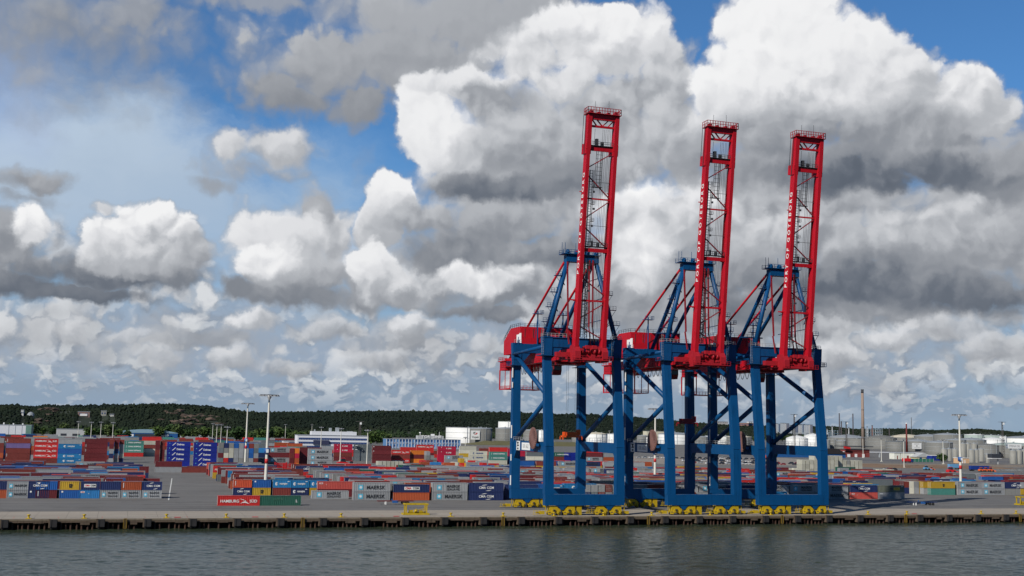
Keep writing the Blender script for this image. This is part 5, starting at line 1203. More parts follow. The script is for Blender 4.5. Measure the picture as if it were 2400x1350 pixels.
tank(2287, 2336, 1044, 1073, 'g', .8, M_tg, 'big grey tank left of the white banner tank'); tank(2328, 2425, 1043.5, 1074, 'g', .55, M_tt, 'largest grey tank with the long white banner', sign=(2358, 2395, 1040, 1051, 'STENA'))
for k, (a, b, yt, yb, Y) in enumerate(((2206, 2219, 1052, 1082, 950), (2217, 2231, 1052, 1082, 950), (2233, 2244, 1052, 1082, 960), (2251, 2263, 1039, 1072, 1100), (2263, 2274, 1039, 1072, 1100), (2278, 2289, 1039, 1070, 1120), (2271, 2283, 1054, 1084, 905), (2282, 2294, 1054, 1084, 905), (2294, 2306, 1052, 1080, 950), (2311, 2318, 1065, 1085, 900), (2368, 2381, 1055, 1087, 880), (2382, 2394, 1054, 1087, 880), (2395, 2410, 1054, 1087, 880))):
    tank(a, b, yt, yb, 's', .4, M_roof, 'narrow grey concrete silo, %s from left of the right hand silos' % nth(k), Y=Y)
# ------------------------------------------------------------------ chimneys
def chimney(px, Y, H, r0, r1, m, label, cap=None, bands=0):
    t = thing('chimney', label, 'chimney', (Xat(px, Y), Y, 0), 0, 'chimneys of the works behind the port')
    g = MB(); g.tube((0, 0, 0), (0, 0, H), r0, 16, r1); part('shaft', g, m, t)
    g = MB(); g.lathe((0, 0, H - 1), [(r1 * 1.02, 0), (r1 * 1.2, .5), (r1 * 1.2, 1.2), (r1 * .8, 1.3)], 16); 
    for k in range(bands): z = H * .35 + (H * .6) * k / max(1, bands - 1); rr = r0 + (r1 - r0) * z / H; g.lathe((0, 0, z), [(rr * 1.0, 0), (rr * 1.25, .3), (rr * 1.0, .6)], 16)
    part('collar', g, cap or M_dark, t)
    return t
mb_ = mat('chimney_brick', (.27, .20, .16), .85, .25, .5, streak=.3)
t = chimney(2023, 1700, 100, 2.9, 2.2, mb_, 'tall brown brick chimney, highest on the skyline', M_dark, 3)
part('dark_top', MB().tube((0, 0, 94), (0, 0, 99), 2.32, 16), M_dark, t)
dk = mat('chimney_dark', (.06, .05, .055), .7, .2, .5)
chimney(1968, 1800, 60, 1.2, .9, dk, 'slim dark chimney, left of the pair beside the brick one', None, 2); chimney(1972.5, 1810, 46, 1.5, 1.0, dk, 'short dark chimney touching the slim one', None, 2); chimney(2000, 1800, 60, 1.2, .9, dk, 'slim dark chimney nearest the brick one on its left', None, 2)
chimney(2045, 1800, 40, 1.3, 1.0, mat('chimney_brown', (.14, .07, .06), .7), 'short brown chimney right of the brick one'); chimney(2085, 1800, 36, 1.0, .8, dk, 'short dark chimney left of the dark red one')
t = chimney(2125.5, 1390, 41, 1.5, .9, mat('chimney_red', (.13, .018, .016), .6, .1), 'dark red steel chimney with white tip among the tanks', M_sign, 0)
for px, H, Y in ((1951, 38, 1850), (1939, 33, 1900), (1990, 36, 1850), (2033, 38, 1850)): chimney(px, Y, H, .9, .8, M_steel, 'slender pale process column at %s of the refinery' % {1951: 'the left centre', 1939: 'the left end', 1990: 'the middle', 2033: 'the right end'}[px], None, 3)
# ------------------------------------------------------------------ buildings
def block(name, label, x0, x1, yt, Y, depth, m, roofm=None, z0=0, cat='building', grp=None):
    X0, X1 = Xat(x0, Y), Xat(x1, Y); H = atY((x0 + x1) / 2, yt, Y).z
    t = thing(name, label, cat, (X0, Y, 0), 0, grp); w = X1 - X0
    part('walls', MB().box(0, 0, z0, w, depth, H), m, t)
    part('roof', MB().box(-.3, -.3, H, w + .3, depth + .3, H + .4), roofm or M_roof, t)
    return t, w, H
M_ow = mat('office_white', (.66, .67, .70), .6, .06, .3); M_win = mat('window_blue', (.02, .05, .16), .15, .1, .5, spec=.6); M_bld = mat('sheet_blue', (.015, .09, .27), .55, .12, .2, streak=.1); M_brk = mat('brick_red', (.22, .05, .045), .8, .2, .5); M_pale = mat('sheet_pale', (.42, .43, .43), .6, .08, .2); M_dgr = mat('sheet_dark', (.035, .04, .05), .6, .2, .3)
t, w, H = block('office_building', 'long white office block with blue ribbon windows behind the maersk stack'.replace('maersk ', 'grey container '), 696, 862, 1021, 985, 16, M_ow)
for k in range(4):
    z = H - 2.6 - k * 3.35; wn_ = MB()
    wn_.box(1.0, -.06, z - 1.2, w - 1, .02, z + .55); f = part('ribbon_window', wn_, M_win, t); mu = MB()
    for i in range(44): mu.box(1.4 + i * (w - 2.8) / 43 - .06, -.12, z - 1.2, 1.4 + i * (w - 2.8) / 43 + .08, -.07, z - .4)
    part('mullions', mu, M_ow, f)
part('entrance_bay', MB().box(w * .22, -1.2, H - 7.6, w * .44, -.1, H - 4.0), mat('bay_dark', (.04, .045, .09), .4, .1), t)
part('penthouse', MB().box(w * .2, 3, H + .4, w * .84, 12, H + 3.4), M_ow, t); part('roof_plant', MB().cbox(w * .47, 6, H + 3.4, 2, 2, 3).cbox(w * .57, 6, H + 3.4, 3, 2, 3.4).cbox(w * .25, 6, H + 3.4, 1, 1, 1.5).cbox(w * .75, 6, H + 3.4, 5, 1, .5), M_trim, t)
t, w, H = block('low_white_building', 'low white building with dark stripe left of the office block', 664, 700, 1034, 1010, 12, M_ow); part('dark_stripe', MB().box(0, -.08, H - 3.2, w, .0, H - 1.4), M_dgr, t)
t, w, H = block('shipping_line_office', 'blue office with white vertical fins and rooftop lettering', 905, 1079, 1030, 1180, 16, mat('panel_blue', (.10, .22, .42), .4, .1, .5))
fn = MB(); n = 24
for i in range(n + 1): fn.box(i * (w - .4) / n, -.5, 0, i * (w - .4) / n + .55, -.02, H - .2)
part('facade_fins', fn, M_ow, t); wn_ = MB(); rr = random.Random(4)
for i in range(n):
    for k in range(5):
        if rr.random() < .5: x_ = i * (w - .4) / n + .7; part('window_panel', MB().box(x_, -.1, H - 2.2 - k * 2.9, x_ + w / n - .9, -.03, H - .5 - k * 2.9), mat('panel_navy', (.02, .06, .19), .3, .1), t)
sl = MB()
for i in range(n):
    for k in range(3): x_ = i * (w - .4) / n + w / n * .5; sl.box(x_, -.25, H - 4.8 - k * 4.6, x_ + .4, -.03, H - 3.2 - k * 4.6)
part('window_frames', sl, M_ow, t)
ph = part('penthouse', MB().box(w * .42, 1, H + .4, w * .77, 9, H + 4.0), M_pale, t)
tm = text_mesh('TOR  LINE', 3.6, 'roof_lettering', .12, 1.05); tm.materials.append(M_tw); o = link('roof_lettering', tm, t, (w * .6, .2, H + 2.9)); o.rotation_euler = (RX90, 0, 0); xs = [v.co.x for v in tm.vertices]; o.scale = (w * .27 / (max(xs) - min(xs)), 1, 4)
part('roof_dish', MB().lathe((w * .46, 4, H + 4), [(.3, 0), (.3, 2), (1.0, 2.6), (1.1, 3.4)], 10).cbox(w * .63, 4, H + 4, 4, .5, 1.8).cbox(w * .72, 4, H + 4, .3, .3, 4), M_sign, t)
t, w, H = block('blue_shed', 'long blue shed with light curved roof and two white boards', 272, 416, 1015, 1600, 30, M_bld, M_trim)
part('sign_board', MB().box(w * .16, -.5, H - 7.5, w * .28, -.2, H - 1.6), M_sign, t); s_ = part('sign_board', MB().box(w * .73, -.5, H - 7.5, w * .85, -.2, H - 1.6), M_sign, t); part('emblem', MB().prism([(w * .77, H - 5.8), (w * .775, H - 2.6), (w * .80, H - 5.4), (w * .82, H - 6.5)], (0, -.6, 0), 'y', .08), M_ink, s_)
cr_ = MB(); n = 12
for i in range(n): a, b = i / n, (i + 1) / n; cr_.prism([(w * a, H), (w * b, H), (w * b, H + .6 + 4.0 * (1 - (2 * b - 1) ** 2)), (w * a, H + .6 + 4.0 * (1 - (2 * a - 1) ** 2))], (0, -.4, 0), 'y', 30.8)
part('curved_roof', cr_, mat('roof_lightblue', (.22, .34, .42), .5, .1), t); part('loading_docks', MB().box(w * .3, -.4, 0, w * .72, -.1, 5), M_dgr, t)
t, w, H = block('white_warehouse', 'white warehouse with dark lower storey at the left edge', -40, 71, 996, 1250, 30, M_ow)
part('lower_storey', MB().box(-1, -.5, 0, w - 7, -.1, H - 9.2), M_dgr, t); part('panel_seams', MB().box(w * .52, -.2, H - 9, w * .525, -.1, H).box(w * .66, -.2, H - 9, w * .665, -.1, H).box(w * .80, -.2, H - 9, w * .805, -.1, H), M_trim, t); part('end_wall', MB().box(w - 5, -.3, 0, w + .2, 29, H + .02), mat('sheet_green', (.13, .24, .20), .6), t); part('roof_vents', MB().cbox(w * .4, 6, H + .4, 1.2, 1.2, 2.0).cbox(w * .6, 8, H + .4, 1.2, 1.2, 1.4).cbox(w * .8, 8, H + .4, 1.2, 1.2, 1.4), M_sign, t)
for x0, x1, yt, Y, l, m in ((131, 200, 1006, 1500, 'grey flat roofed warehouse behind the left containers', M_pale), (430, 500, 1019, 1700, 'grey silo building right of the blue shed', M_trim), (424, 442, 1012, 1690, 'grey stair tower at the right end of the blue shed', M_pale), (1120, 1205, 1052, 1300, 'long brown brick building below the grass bank', M_brk), (1516, 1562, 1011, 2300, 'cream hall with arched front behind the middle crane', mat('hall_cream', (.55, .52, .40), .7)), (1515, 1528, 1024, 1900, 'small white control hut behind the reel', M_sign)):
    t, w, H = block('industrial_building', l, x0, x1, yt, Y, 20, m)
    part('wall_openings', MB().box(w * .15, -.15, H * .25, w * .35, -.05, H * .5).box(w * .55, -.15, H * .25, w * .8, -.05, H * .5), M_dgr, t)
t, w, H = block('blue_workshop', 'blue workshop with wide dark pitched roof behind the beige stacks', 1815, 1982, 1064, 1018, 18, M_bld, M_dgr)
part('pitched_roof', MB().prism([(-.5, 0), (0, 5.2), (w - 9, 5.2), (w + .5, 0)], (0, -.6, H + .4), 'y', 19), mat('roof_black', (.025, .022, .024), .8, .2), t); part('window', MB().box(w * .62, -.1, H - 2.6, w * .78, -.02, H - 1.3), M_win, t); part('window', MB().box(w * .84, -.1, H - 2.6, w * .97, -.02, H - 1.3), M_win, t)
t, w, H = block('red_depot', 'dark red depot with flat canopy roof right of blue workshop', 1980, 2038, 1054, 1060, 14, M_brk, M_dgr); part('canopy', MB().box(-3, -3, H + 3.0, w + 3, 15, H + 3.8), M_dgr, t); part('canopy_band', MB().prism([(-3.2, 1.2), (-3.2, 3.6), (5, 2.6), (5, .4)], (0, -3.3, H), 'y', .3), M_tr, t); part('doors', MB().box(w * .1, -.1, 0, w * .22, -.02, 3).box(w * .4, -.1, 0, w * .5, -.02, 3.4).box(w * .7, -.1, 0, w * .8, -.02, 3.4), M_sign, t)
for x0, x1, yt, l in ((2096, 2110, 1062, 'small bright white shed, left of the two beside the road'), (2112, 2142, 1062, 'larger white shed beside the road in front of the tanks')):
    t, w, H = block('white_shed', l, x0, x1, yt, 1000, 8, mat('shed_white', (.70, .70, .62), .6, .05), grp='white sheds'); part('door', MB().box(w * .45, -.1, 0, w * .6, -.02, H * .6), M_brk, t)
t, w, H = block('gabled_house', 'cream gabled house with light roof beams near the road', 2148, 2184, 1072, 990, 10, mat('house_cream', (.55, .48, .30), .7)); part('gable', MB().prism([(-1, 0), (w * .5, 4.4), (w + 1, 0)], (0, -.3, H + .3), 'y', 10.4), M_pale, t); part('windows', MB().box(w * .2, -.1, 1, w * .35, -.02, 2.4).box(w * .6, -.1, 1, w * .75, -.02, 2.4), M_win, t)
t, w, H = block('blue_kiosk', 'deep blue square kiosk with white roof edge', 2185, 2204, 1068, 960, 8, mat('kiosk_blue', (.01, .03, .22), .6), M_sign); part('door', MB().box(1, -.1, 0, 2.2, -.02, 2.4), M_dgr, t)
t, w, H = block('peach_hut', 'small peach coloured hut left of the concrete silos', 2247, 2272, 1074, 880, 7, mat('hut_peach', (.60, .38, .22), .7), M_sign); part('door', MB().box(w * .3, -.1, 0, w * .42, -.02, 3).box(w * .55, -.1, 0, w * .62, -.02, 3), M_sign, t)
t, w, H = block('white_canopy', 'thin white canopy roof on one post near the right silos', 2326, 2347, 1075, 860, 6, M_dgr, M_sign, z0=9.3); part('post', MB().cbox(w * .8, 2, 0, .7, .7, 9.3), M_pale, t)
apt = None
for k, (x0, x1, yt) in enumerate(((1808, 1815, 994), (1817, 1823, 993), (1825, 1832, 994), (1834, 1841, 992), (1843, 1850, 993), (1852, 1857, 997), (1864, 1871, 995), (1873, 1879, 996), (1881, 1887, 995), (1889, 1896, 996), (1899, 1905, 996))):
    Yh = 3600 + (k % 3) * 60; X0, X1 = Xat(x0, Yh, 30), Xat(x1, Yh, 30); z1 = atY(x0, yt, Yh).z
    t = thing('apartment_tower', 'pale apartment tower block on the skyline, %s from left between crane legs' % nth(k), 'building', (X0, Yh, 0), 0, 'distant apartment tower blocks'); w = X1 - X0
    part('walls', MB().box(0, 0, 0, w, 14, z1), mat('apt_%d' % (k % 3), ((.30, .33, .36), (.36, .36, .36), (.26, .31, .36))[k % 3], .8, .1), t); g = MB()
    for i in range(9): g.box(.6, -.2, z1 - 3.2 - i * 3, w * .45, -.02, z1 - 1.4 - i * 3); g.box(w * .58, -.2, z1 - 3.2 - i * 3, w - .6, -.02, z1 - 1.4 - i * 3)
    part('balconies', g, M_ow if k % 2 else M_win, t); part('roof', MB().box(-.2, -.2, z1, w + .2, 14.2, z1 + 1.2), M_dgr, t)
# refinery frames
for k, (px, Y, w_, h_, l) in enumerate(((1928, 1850, 20, 26, 'steel process frame left of the dark chimneys'), (1946, 1950, 26, 30, 'blue grey steel process tower cluster'), (2036, 1850, 16, 34, 'tall pipe frame right of the brick chimney'), (2058, 1900, 10, 34, 'narrow white stair tower in the refinery'))):
    t = thing('process_frame', l, 'refinery', (Xat(px, Y), Y, 0), 0, 'refinery frames'); g = MB(); f = MB()
    for a in (0, .33, .66, 1):
        for b in (0, 8): g.cbox(a * w_, b, 0, .8, .8, h_)
    for i in range(1, 7): f.box(-.5, -.5, h_ * i / 6.3, w_ + .5, 8.5, h_ * i / 6.3 + .7)
    part('columns', g, M_trim, t); part('decks', f, mat('deck_blue_grey', (.14, .22, .28), .6), t); g = MB()
    for i in range(4): g.tube((w_ * (.15 + .25 * i), 4, 0), (w_ * (.15 + .25 * i), 4, h_ * (.6 + .12 * ((i * 7) % 4))), 1.2, 10)
    part('vessels', g, M_steel, t)
# pipe bridges
for x0, x1, y_, Y, l in ((1080, 1480, 1047, 1420, 'long white pipe bridge below the grass bank'), (1978, 2150, 1059.5, 1060, 'pale pipe bridge in front of the right tanks')):
    t = thing('pipe_bridge', l, 'pipe bridge', (Xat(x0, Y), Y, 0)); w = Xat(x1, Y) - Xat(x0, Y); z = atY(x0, y_, Y).z; z2 = z
    g = MB(); g.box(0, 0, z, w, 1, z + .8).box(0, 1.4, z + .2, w, 2, z + .7); part('pipes', g, M_ow, t); g = MB()
    for i in range(int(w / 18)): g.cbox(9 + i * 18, 1, 0, .5, 2, z)
    part('supports', g, M_trim, t)
# ------------------------------------------------------------------ hills and woods
import mathutils
nz_ = mathutils.noise.noise
RID = [(-200, 948), (0, 952), (30, 953), (75, 956), (110, 953), (150, 955), (200, 955), (260, 953), (330, 951), (400, 951), (450, 952), (500, 957), (545, 963), (575, 967), (620, 968), (700, 966), (770, 965), (850, 963), (910, 962), (1000, 963), (1100, 964), (1200, 967), (1300, 970), (1400, 973), (1470, 976), (1530, 980), (1580, 984), (1640, 990), (1700, 993), (1800, 996), (1900, 998), (1960, 998), (2000, 1002), (2060, 1002), (2120, 1002), (2150, 1004), (2200, 1006), (2240, 1004), (2300, 1003), (2350, 1007), (2400, 1011), (2600, 1015)]
def lerp_t(tb, x):
    for (a, b), (c, d) in zip(tb, tb[1:]):
        if x <= c: return b + (d - b) * max(0, (x - a)) / (c - a)
    return tb[-1][1]
NEAR = [(-200, 1750), (420, 1850), (600, 2000), (900, 2050), (1200, 2150), (1500, 2300), (1700, 3000), (2000, 3300), (2600, 3000)]
FAR = [(-200, 3000), (600, 3300), (1200, 3700), (1600, 4200), (2000, 5600), (2600, 4600)]
def hill_pt(px, t):
    Y = lerp_t(NEAR, px) * (1 - t) + lerp_t(FAR, px) * t
    zr = atY(px, lerp_t(RID, px) + 5, lerp_t(FAR, px)).z
    d = pix_dir(px, 1000); X = d.x / d.y * Y
    s = (t * t * (3 - 2 * t)) if t < 1 else 1 - (t - 1) * 2
    base = zr * (0.25 * min(t * 3, 1) + .75 * s) if t <= 1 else zr * s
    z = base + (nz_(Vector((X * .0022, Y * .0022, 1.0))) * 11 + nz_(Vector((X * .006, Y * .006, 4.0))) * 7) * math.sin(math.pi * min(1, t)) 
    if px < 420: z += 7 * math.exp(-((t - .45) / .22) ** 2) * (1 + nz_(Vector((px * .02, 0, 0))))
    return Vector((X, Y, z))
SKIP = []
# hillside buildings, apartment blocks
for x0, x1, yt, yb, l, c in ((183, 211, 965, 976, 'pinkish hillside works with a bright white board', (.26, .17, .15)), (237, 250, 963, 975, 'grey concrete tower house on the left hillside', (.30, .30, .27)), (100, 107, 960, 963, 'tiny white building on the left hilltop', (.6, .6, .58)), (258, 268, 971, 974, 'tiny pale building on the hillside right of tower house', (.5, .5, .46)), (50, 56, 961, 974, 'white gantry beside a grey dome on the left hill', (.65, .65, .63)), (1728, 1770, 991, 999, 'pink apartment block on the distant ridge', (.38, .22, .18)), (1755, 1764, 988, 992, 'small white block above the pink apartments', (.55, .55, .55)), (1682, 1706, 988, 993, 'row of pale distant houses left of pink block', (.42, .40, .38)), (1735, 1766, 999, 1006, 'lower reddish apartment row on the distant ridge', (.28, .16, .14))):
    if x0 < 400:        # sits where the hill surface meets the line of sight
        tt = min((k / 60 for k in range(6, 54)), key=lambda q: abs(hill_pt((x0 + x1) / 2, q).z - atY(x0, yb, hill_pt((x0 + x1) / 2, q).y).z)); Yh = hill_pt((x0 + x1) / 2, tt).y
    else: Yh = 4300
    X0, X1 = Xat(x0, Yh, 40), Xat(x1, Yh, 40); z1, z0 = atY(x0, yt, Yh).z, atY(x0, yb, Yh).z
    if x0 < 400: SKIP.append(((x0 + x1) / 2, (x1 - x0) / 2 + 3, Yh))
    t = thing('hillside_building', l, 'building', (X0, Yh, z0 - 12), 0, None); w = X1 - X0; h_ = z1 - z0 + 12
    part('walls', MB().box(0, 0, 0, w, 18, h_), mat('hb%02d%02d' % (int(c[0] * 99), x0 % 97), c, .8, .1), t); part('roof', MB().box(-.5, -.5, h_, w + .5, 18.5, h_ + 1), M_roof, t)
    ww = MB(); nw = max(2, int(w / 7))
    for i in range(nw): ww.box(w * (i + .25) / nw, -.3, h_ - (z1 - z0) * .6, w * (i + .65) / nw, -.1, h_ - (z1 - z0) * .3)
    part('windows', ww, M_win, t)
    if x0 == 183: part('sign_board', MB().box(w * .2, -1.2, h_ - 7.5, w * .8, -.6, h_ - 3.5), M_sign, t)
    if x0 == 50: part('dome', MB().lathe((16, 5, 8), [(7.5, 0), (7, 5), (4.5, 9), (1, 11)], 16), M_roof, t)
hm = MB(); cols = list(range(-200, 2601, 10)); ts = [i / 16 for i in range(17)] + [1.1, 1.35]
for px in cols:
    for t_ in ts:
        p = hill_pt(px, t_)
        if t_ == 0: p.z = -.5
        hm.v.append(tuple(p))
hm.smooth = True
for i in range(len(cols) - 1):
    for j in range(len(ts) - 1): a = i * len(ts) + j; hm.quad(a, a + len(ts), a + len(ts) + 1, a + 1)
mh = mat('hill_ground', (.022, .030, .015), .95, .45, .012, bump=.6, bscale=.08)
struct('hills', hm, mh)
wd = MB(); rw = random.Random(21)
ICO = [(0, 0, 1), (.894, 0, .447), (.276, .851, .447), (-.724, .526, .447), (-.724, -.526, .447), (.276, -.851, .447), (.724, .526, -.447), (-.276, .851, -.447), (-.894, 0, -.447), (-.276, -.851, -.447), (.724, -.526, -.447), (0, 0, -1)]
ICF = [(0, 1, 2), (0, 2, 3), (0, 3, 4), (0, 4, 5), (0, 5, 1), (1, 6, 2), (2, 7, 3), (3, 8, 4), (4, 9, 5), (5, 10, 1), (6, 7, 2), (7, 8, 3), (8, 9, 4), (9, 10, 5), (10, 6, 1)]
def blob(g, c, r, h, col, rr):
    k = len(g.v); g.col = col
    for v in ICO: q = rr.uniform(.62, 1.25); g.v.append((c[0] + v[0] * r * q, c[1] + v[1] * r * q, c[2] + v[2] * h * q))
    for f in ICF: g.quad(k + f[0], k + f[1], k + f[2])
for i in range(46000):
    px = rw.uniform(-60, 2460); t_ = rw.random() ** .8
    if px > 1620 and rw.random() < .35: continue
    p = hill_pt(px, t_); n_ = nz_(Vector((px * .011, t_ * 5, 7)))
    if px < 620 and n_ > .55 and t_ > .3: continue          # bare rock shows here
    if any(abs(px - a) < w_ and p.y < Yb and p.y > Yb - 260 for a, w_, Yb in SKIP): continue
    far = t_ > .55
    base = Vector((.010, .017, .010)).lerp(Vector((.016, .023, .012)), min(1, max(0, .5 + n_ + rw.uniform(-.2, .2))))
    if 620 < px < 1500 and .2 < t_ < .8: base = Vector((.007, .013, .009)).lerp(base, .3)  # cloud shadow over the middle of the hill, painted into the crown colours
    if px < 520 and t_ > .75: base = Vector((.008, .014, .012)).lerp(base, .3)
    if t_ < .12 and px < 1300: base = base * 1.2 + Vector((.006, .012, .002))
    r_ = rw.uniform(2.1, 3.9) * (1.25 if far else 1) * (1.5 if rw.random() < .06 else 1)
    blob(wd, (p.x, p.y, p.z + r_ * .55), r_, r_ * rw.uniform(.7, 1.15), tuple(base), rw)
mwd = mat('woodland_foliage', (0, 0, 0), .9, .3, .25, attr='Col', bump=.5, bscale=.6, spec=.15)
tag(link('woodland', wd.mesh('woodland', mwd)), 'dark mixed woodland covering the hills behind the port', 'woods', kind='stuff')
rk = MB()
for i in range(70):       # pale rock faces on the left hills
    px = rw.choice((rw.uniform(405, 465), rw.uniform(370, 540), rw.uniform(80, 125))); t_ = rw.choice((rw.uniform(.5, .62), rw.uniform(.2, .5))); p = hill_pt(px, t_)
    r_ = rw.uniform(4, 10); blob(rk, (p.x, p.y - 4, p.z + 3), r_ * 1.5, r_ * .5, tuple(Vector((.10, .07, .052)) * rw.uniform(.6, 1.2)), rw)
tag(link('rock_outcrops', rk.mesh('rock_outcrops', mat('hill_rock', (0, 0, 0), .9, .25, .1, attr='Col'))), 'bare brownish rock among the trees on the left hills', 'rocks', kind='stuff')
# single trees along the foot of the hill
M_bark = mat('bark', (.06, .045, .03), .9); M_leaf = [mat('leaves_a', (.050, .085, .020), .8, .4, .6, spec=.2), mat('leaves_b', (.030, .060, .018), .8, .4, .6, spec=.2), mat('leaves_c', (.065, .095, .030), .8, .4, .6, spec=.2)]
TP = []
for v in range(3):
    rt = random.Random(50 + v); tr = thing('broadleaf_tree', '', 'tree', (0, 0, 0), 0, 'single trees at the foot of the hills')
    g = MB(); g.tube((0, 0, 0), (.2, 0, 4.2), .45, 8, .25); L_ = []
    for k in range(6): a = k * 1.05 + v; e_ = (2.4 * math.cos(a), 2.4 * math.sin(a), 6.2 + rt.uniform(-1, 2)); g.tube((.2, 0, 3.4 + .2 * k), e_, .2, 6, .07)
    part('trunk', g, M_bark, tr)
    g = MB()
    for k in range(420):
        u = Vector((rt.gauss(0, 1), rt.gauss(0, 1), rt.gauss(0, 1))).normalized() * rt.uniform(.55, 1.08); lump = 1 + .3 * nz_(u * 2.2 + Vector((v, 0, 0)))
        c_ = Vector((u.x * 4.6 * lump, u.y * 4.6 * lump, 6.0 + u.z * 4.6 * lump)); a_ = Vector((rt.gauss(0, 1), rt.gauss(0, 1), rt.gauss(0, 1))).normalized(); b_ = a_.orthogonal().normalized(); s_ = rt.uniform(.5, 1.0)
        q = len(g.v); c2 = a_.cross(b_); g.v += [tuple(c_ - b_ * s_ - c2 * s_ * .7), tuple(c_ + b_ * s_ - c2 * s_ * .5), tuple(c_ + b_ * s_ * .7 + c2 * s_), tuple(c_ - b_ * s_ * .8 + c2 * s_ * .8)]; g.quad(q, q + 1, q + 2, q + 3)
    part('crown', g, M_leaf[v], tr); TP.append(tr)
spots = [(552 + i * 13 + rw.uniform(-4, 4), 1500 + rw.uniform(-60, 160)) for i in range(14)] + [(868 + i * 5 + rw.uniform(-2, 2), 1430 + rw.uniform(-40, 100)) for i in range(9)] + [(210 + i * 22, 1480 + rw.uniform(-40, 100)) for i in range(5)] + [(1770 + i * 16, 2500 + rw.uniform(-200, 200)) for i in range(9)] + [(2210, 930), (2206, 935)] + [(20 + i * 26, 1700) for i in range(6)] + [(360 + i * 17 + rw.uniform(-4, 4), 1640 + rw.uniform(-60, 60)) for i in range(11)]
order_ = sorted(range(len(spots)), key=lambda i: spots[i][0])
for k, i in enumerate(order_):
    px, Y = spots[i]; o = TP[k % 3] if k < 3 else copy_tree(TP[k % 3]); s_ = rw.uniform(.9, 1.7) if Y > 950 else .7; o.scale = (s_ * 1.15, s_ * 1.15, s_); o.location = (Xat(px, Y), Y, 0); o.rotation_euler = (0, 0, rw.uniform(0, 6))
    side = 'behind the left container stacks' if px < 540 else 'between the tall masts and the office block' if px < 760 else 'between the office block and the blue line office' if px < 960 else 'below the distant apartment towers' if px < 1950 else 'beside the front grey tank'
    kk = [j for j in order_ if (spots[j][0] < 540) == (px < 540) and (540 <= spots[j][0] < 760) == (540 <= px < 760) and (760 <= spots[j][0] < 960) == (760 <= px < 960) and (spots[j][0] < 1950) == (px < 1950)].index(i)
    o['label'] = 'leafy green tree %s, %s from left' % (side, nth(kk))
# grass bank and earth mounds
gb = MB(); gb.smooth = True
def mound(x0, x1, Y, dY, h, n=30):
    X0, X1 = Xat(x0, Y), Xat(x1, Y); k = len(gb.v)
    for i in range(n + 1):
        f = i / n; e = min(1, min(f, 1 - f) * 7)
        for j, s_ in enumerate((0, .45, .8, 1, .6)):
            gb.v.append((X0 + (X1 - X0) * f, Y + dY * (0, .25, .6, 1, 1.5)[j], -.3 + e * h * s_ * (1 + .25 * nz_(Vector((i * .7, j * 2, Y))))))
    for i in range(n):
        for j in range(4): a = k + i * 5 + j; gb.quad(a, a + 5, a + 6, a + 1)
mound(1110, 1500, 1440, 50, 5.5); struct('grass_bank', gb, mat('dry_grass', (.115, .105, .045), .95, .35, .08, bump=.5, bscale=.5))
gb = MB(); gb.smooth = True; mound(2050, 2420, 735, 26, 2.0, 40); mound(2000, 2110, 775, 18, 1.6); struct('earth_bank', gb, mat('bare_earth', (.19, .125, .08), .95, .35, .08, bump=.5, bscale=.5))
g = MB(); a0, a1, b0, b1 = Xat(2310, 700), Xat(2600, 700), Xat(2310, 735), Xat(2640, 735); g.v = [(a0, 700, .02), (a1, 700, .02), (b1, 735, .02), (b0, 735, .02)]; g.quad(0, 1, 2, 3); struct('inner_harbour_water', g, mw)
g = MB(); g.v = [(Xat(1985, 930), 930, .01), (Xat(2500, 930), 930, .01), (Xat(2500, 960), 960, .01), (Xat(1985, 960), 960, .01)]; g.quad(0, 1, 2, 3); struct('road', g, mat('road_asphalt', (.10, .10, .11), .9, .2, .1))
g = MB(); g.v = [(Xat(1985, 780), 780, .012), (Xat(2400, 780), 780, .012), (Xat(2400, 850), 850, .012), (Xat(1985, 850), 850, .012)]; g.quad(0, 1, 2, 3); struct('gravel_yard', g, mat('gravel', (.21, .17, .13), .95, .3, .1))
g = MB(); g.v = [(Xat(1440, 860), 770, .008), (Xat(1960, 860), 770, .008), (Xat(1960, 900), 985, .008), (Xat(1440, 900), 985, .008)]; g.quad(0, 1, 2, 3); struct('car_park', g, mat('car_park_surface', (.25, .22, .19), .9, .2, .1))
# ------------------------------------------------------------------ vehicles
M_wheel = mat('tyre', (.02, .02, .02), .8)
def car_mesh(col, nm):
    t = thing('parked_car', '', 'car', (0, 0, 0), 0, 'cars parked in rows on the open lot'); g = MB()
    g.prism([(0, .35), (.1, .8), (1.1, .95), (4.1, .98), (4.4, .8), (4.45, .35)], (0, 0, 0), 'y', 1.75); part('body', g, mat(nm, col, .3, .05), t)
    g = MB(); g.prism([(1.0, .95), (1.7, 1.42), (3.4, 1.45), (4.1, .98)], (0, .12, 0), 'y', 1.5); part('cabin', g, M_glass, t); part('roof', MB().prism([(1.75, 1.42), (1.8, 1.5), (3.3, 1.5), (3.4, 1.44)], (0, .2, 0), 'y', 1.35), mat(nm, col), t)
    g = MB()
    for x in (.85, 3.55):
        for y in (-.02, 1.57): g.tube((x, y, .33), (x, y + .2, .33), .33, 10)
    part('wheels', g, M_wheel, t); return t
CP = [(car_mesh((.03, .035, .05), 'car_dark'), 'dark'), (car_mesh((.62, .62, .62), 'car_white'), 'white'), (car_mesh((.30, .32, .34), 'car_silver'), 'silver'), (car_mesh((.35, .02, .03), 'car_red'), 'red')]
usedc = set(); cc_ = {}
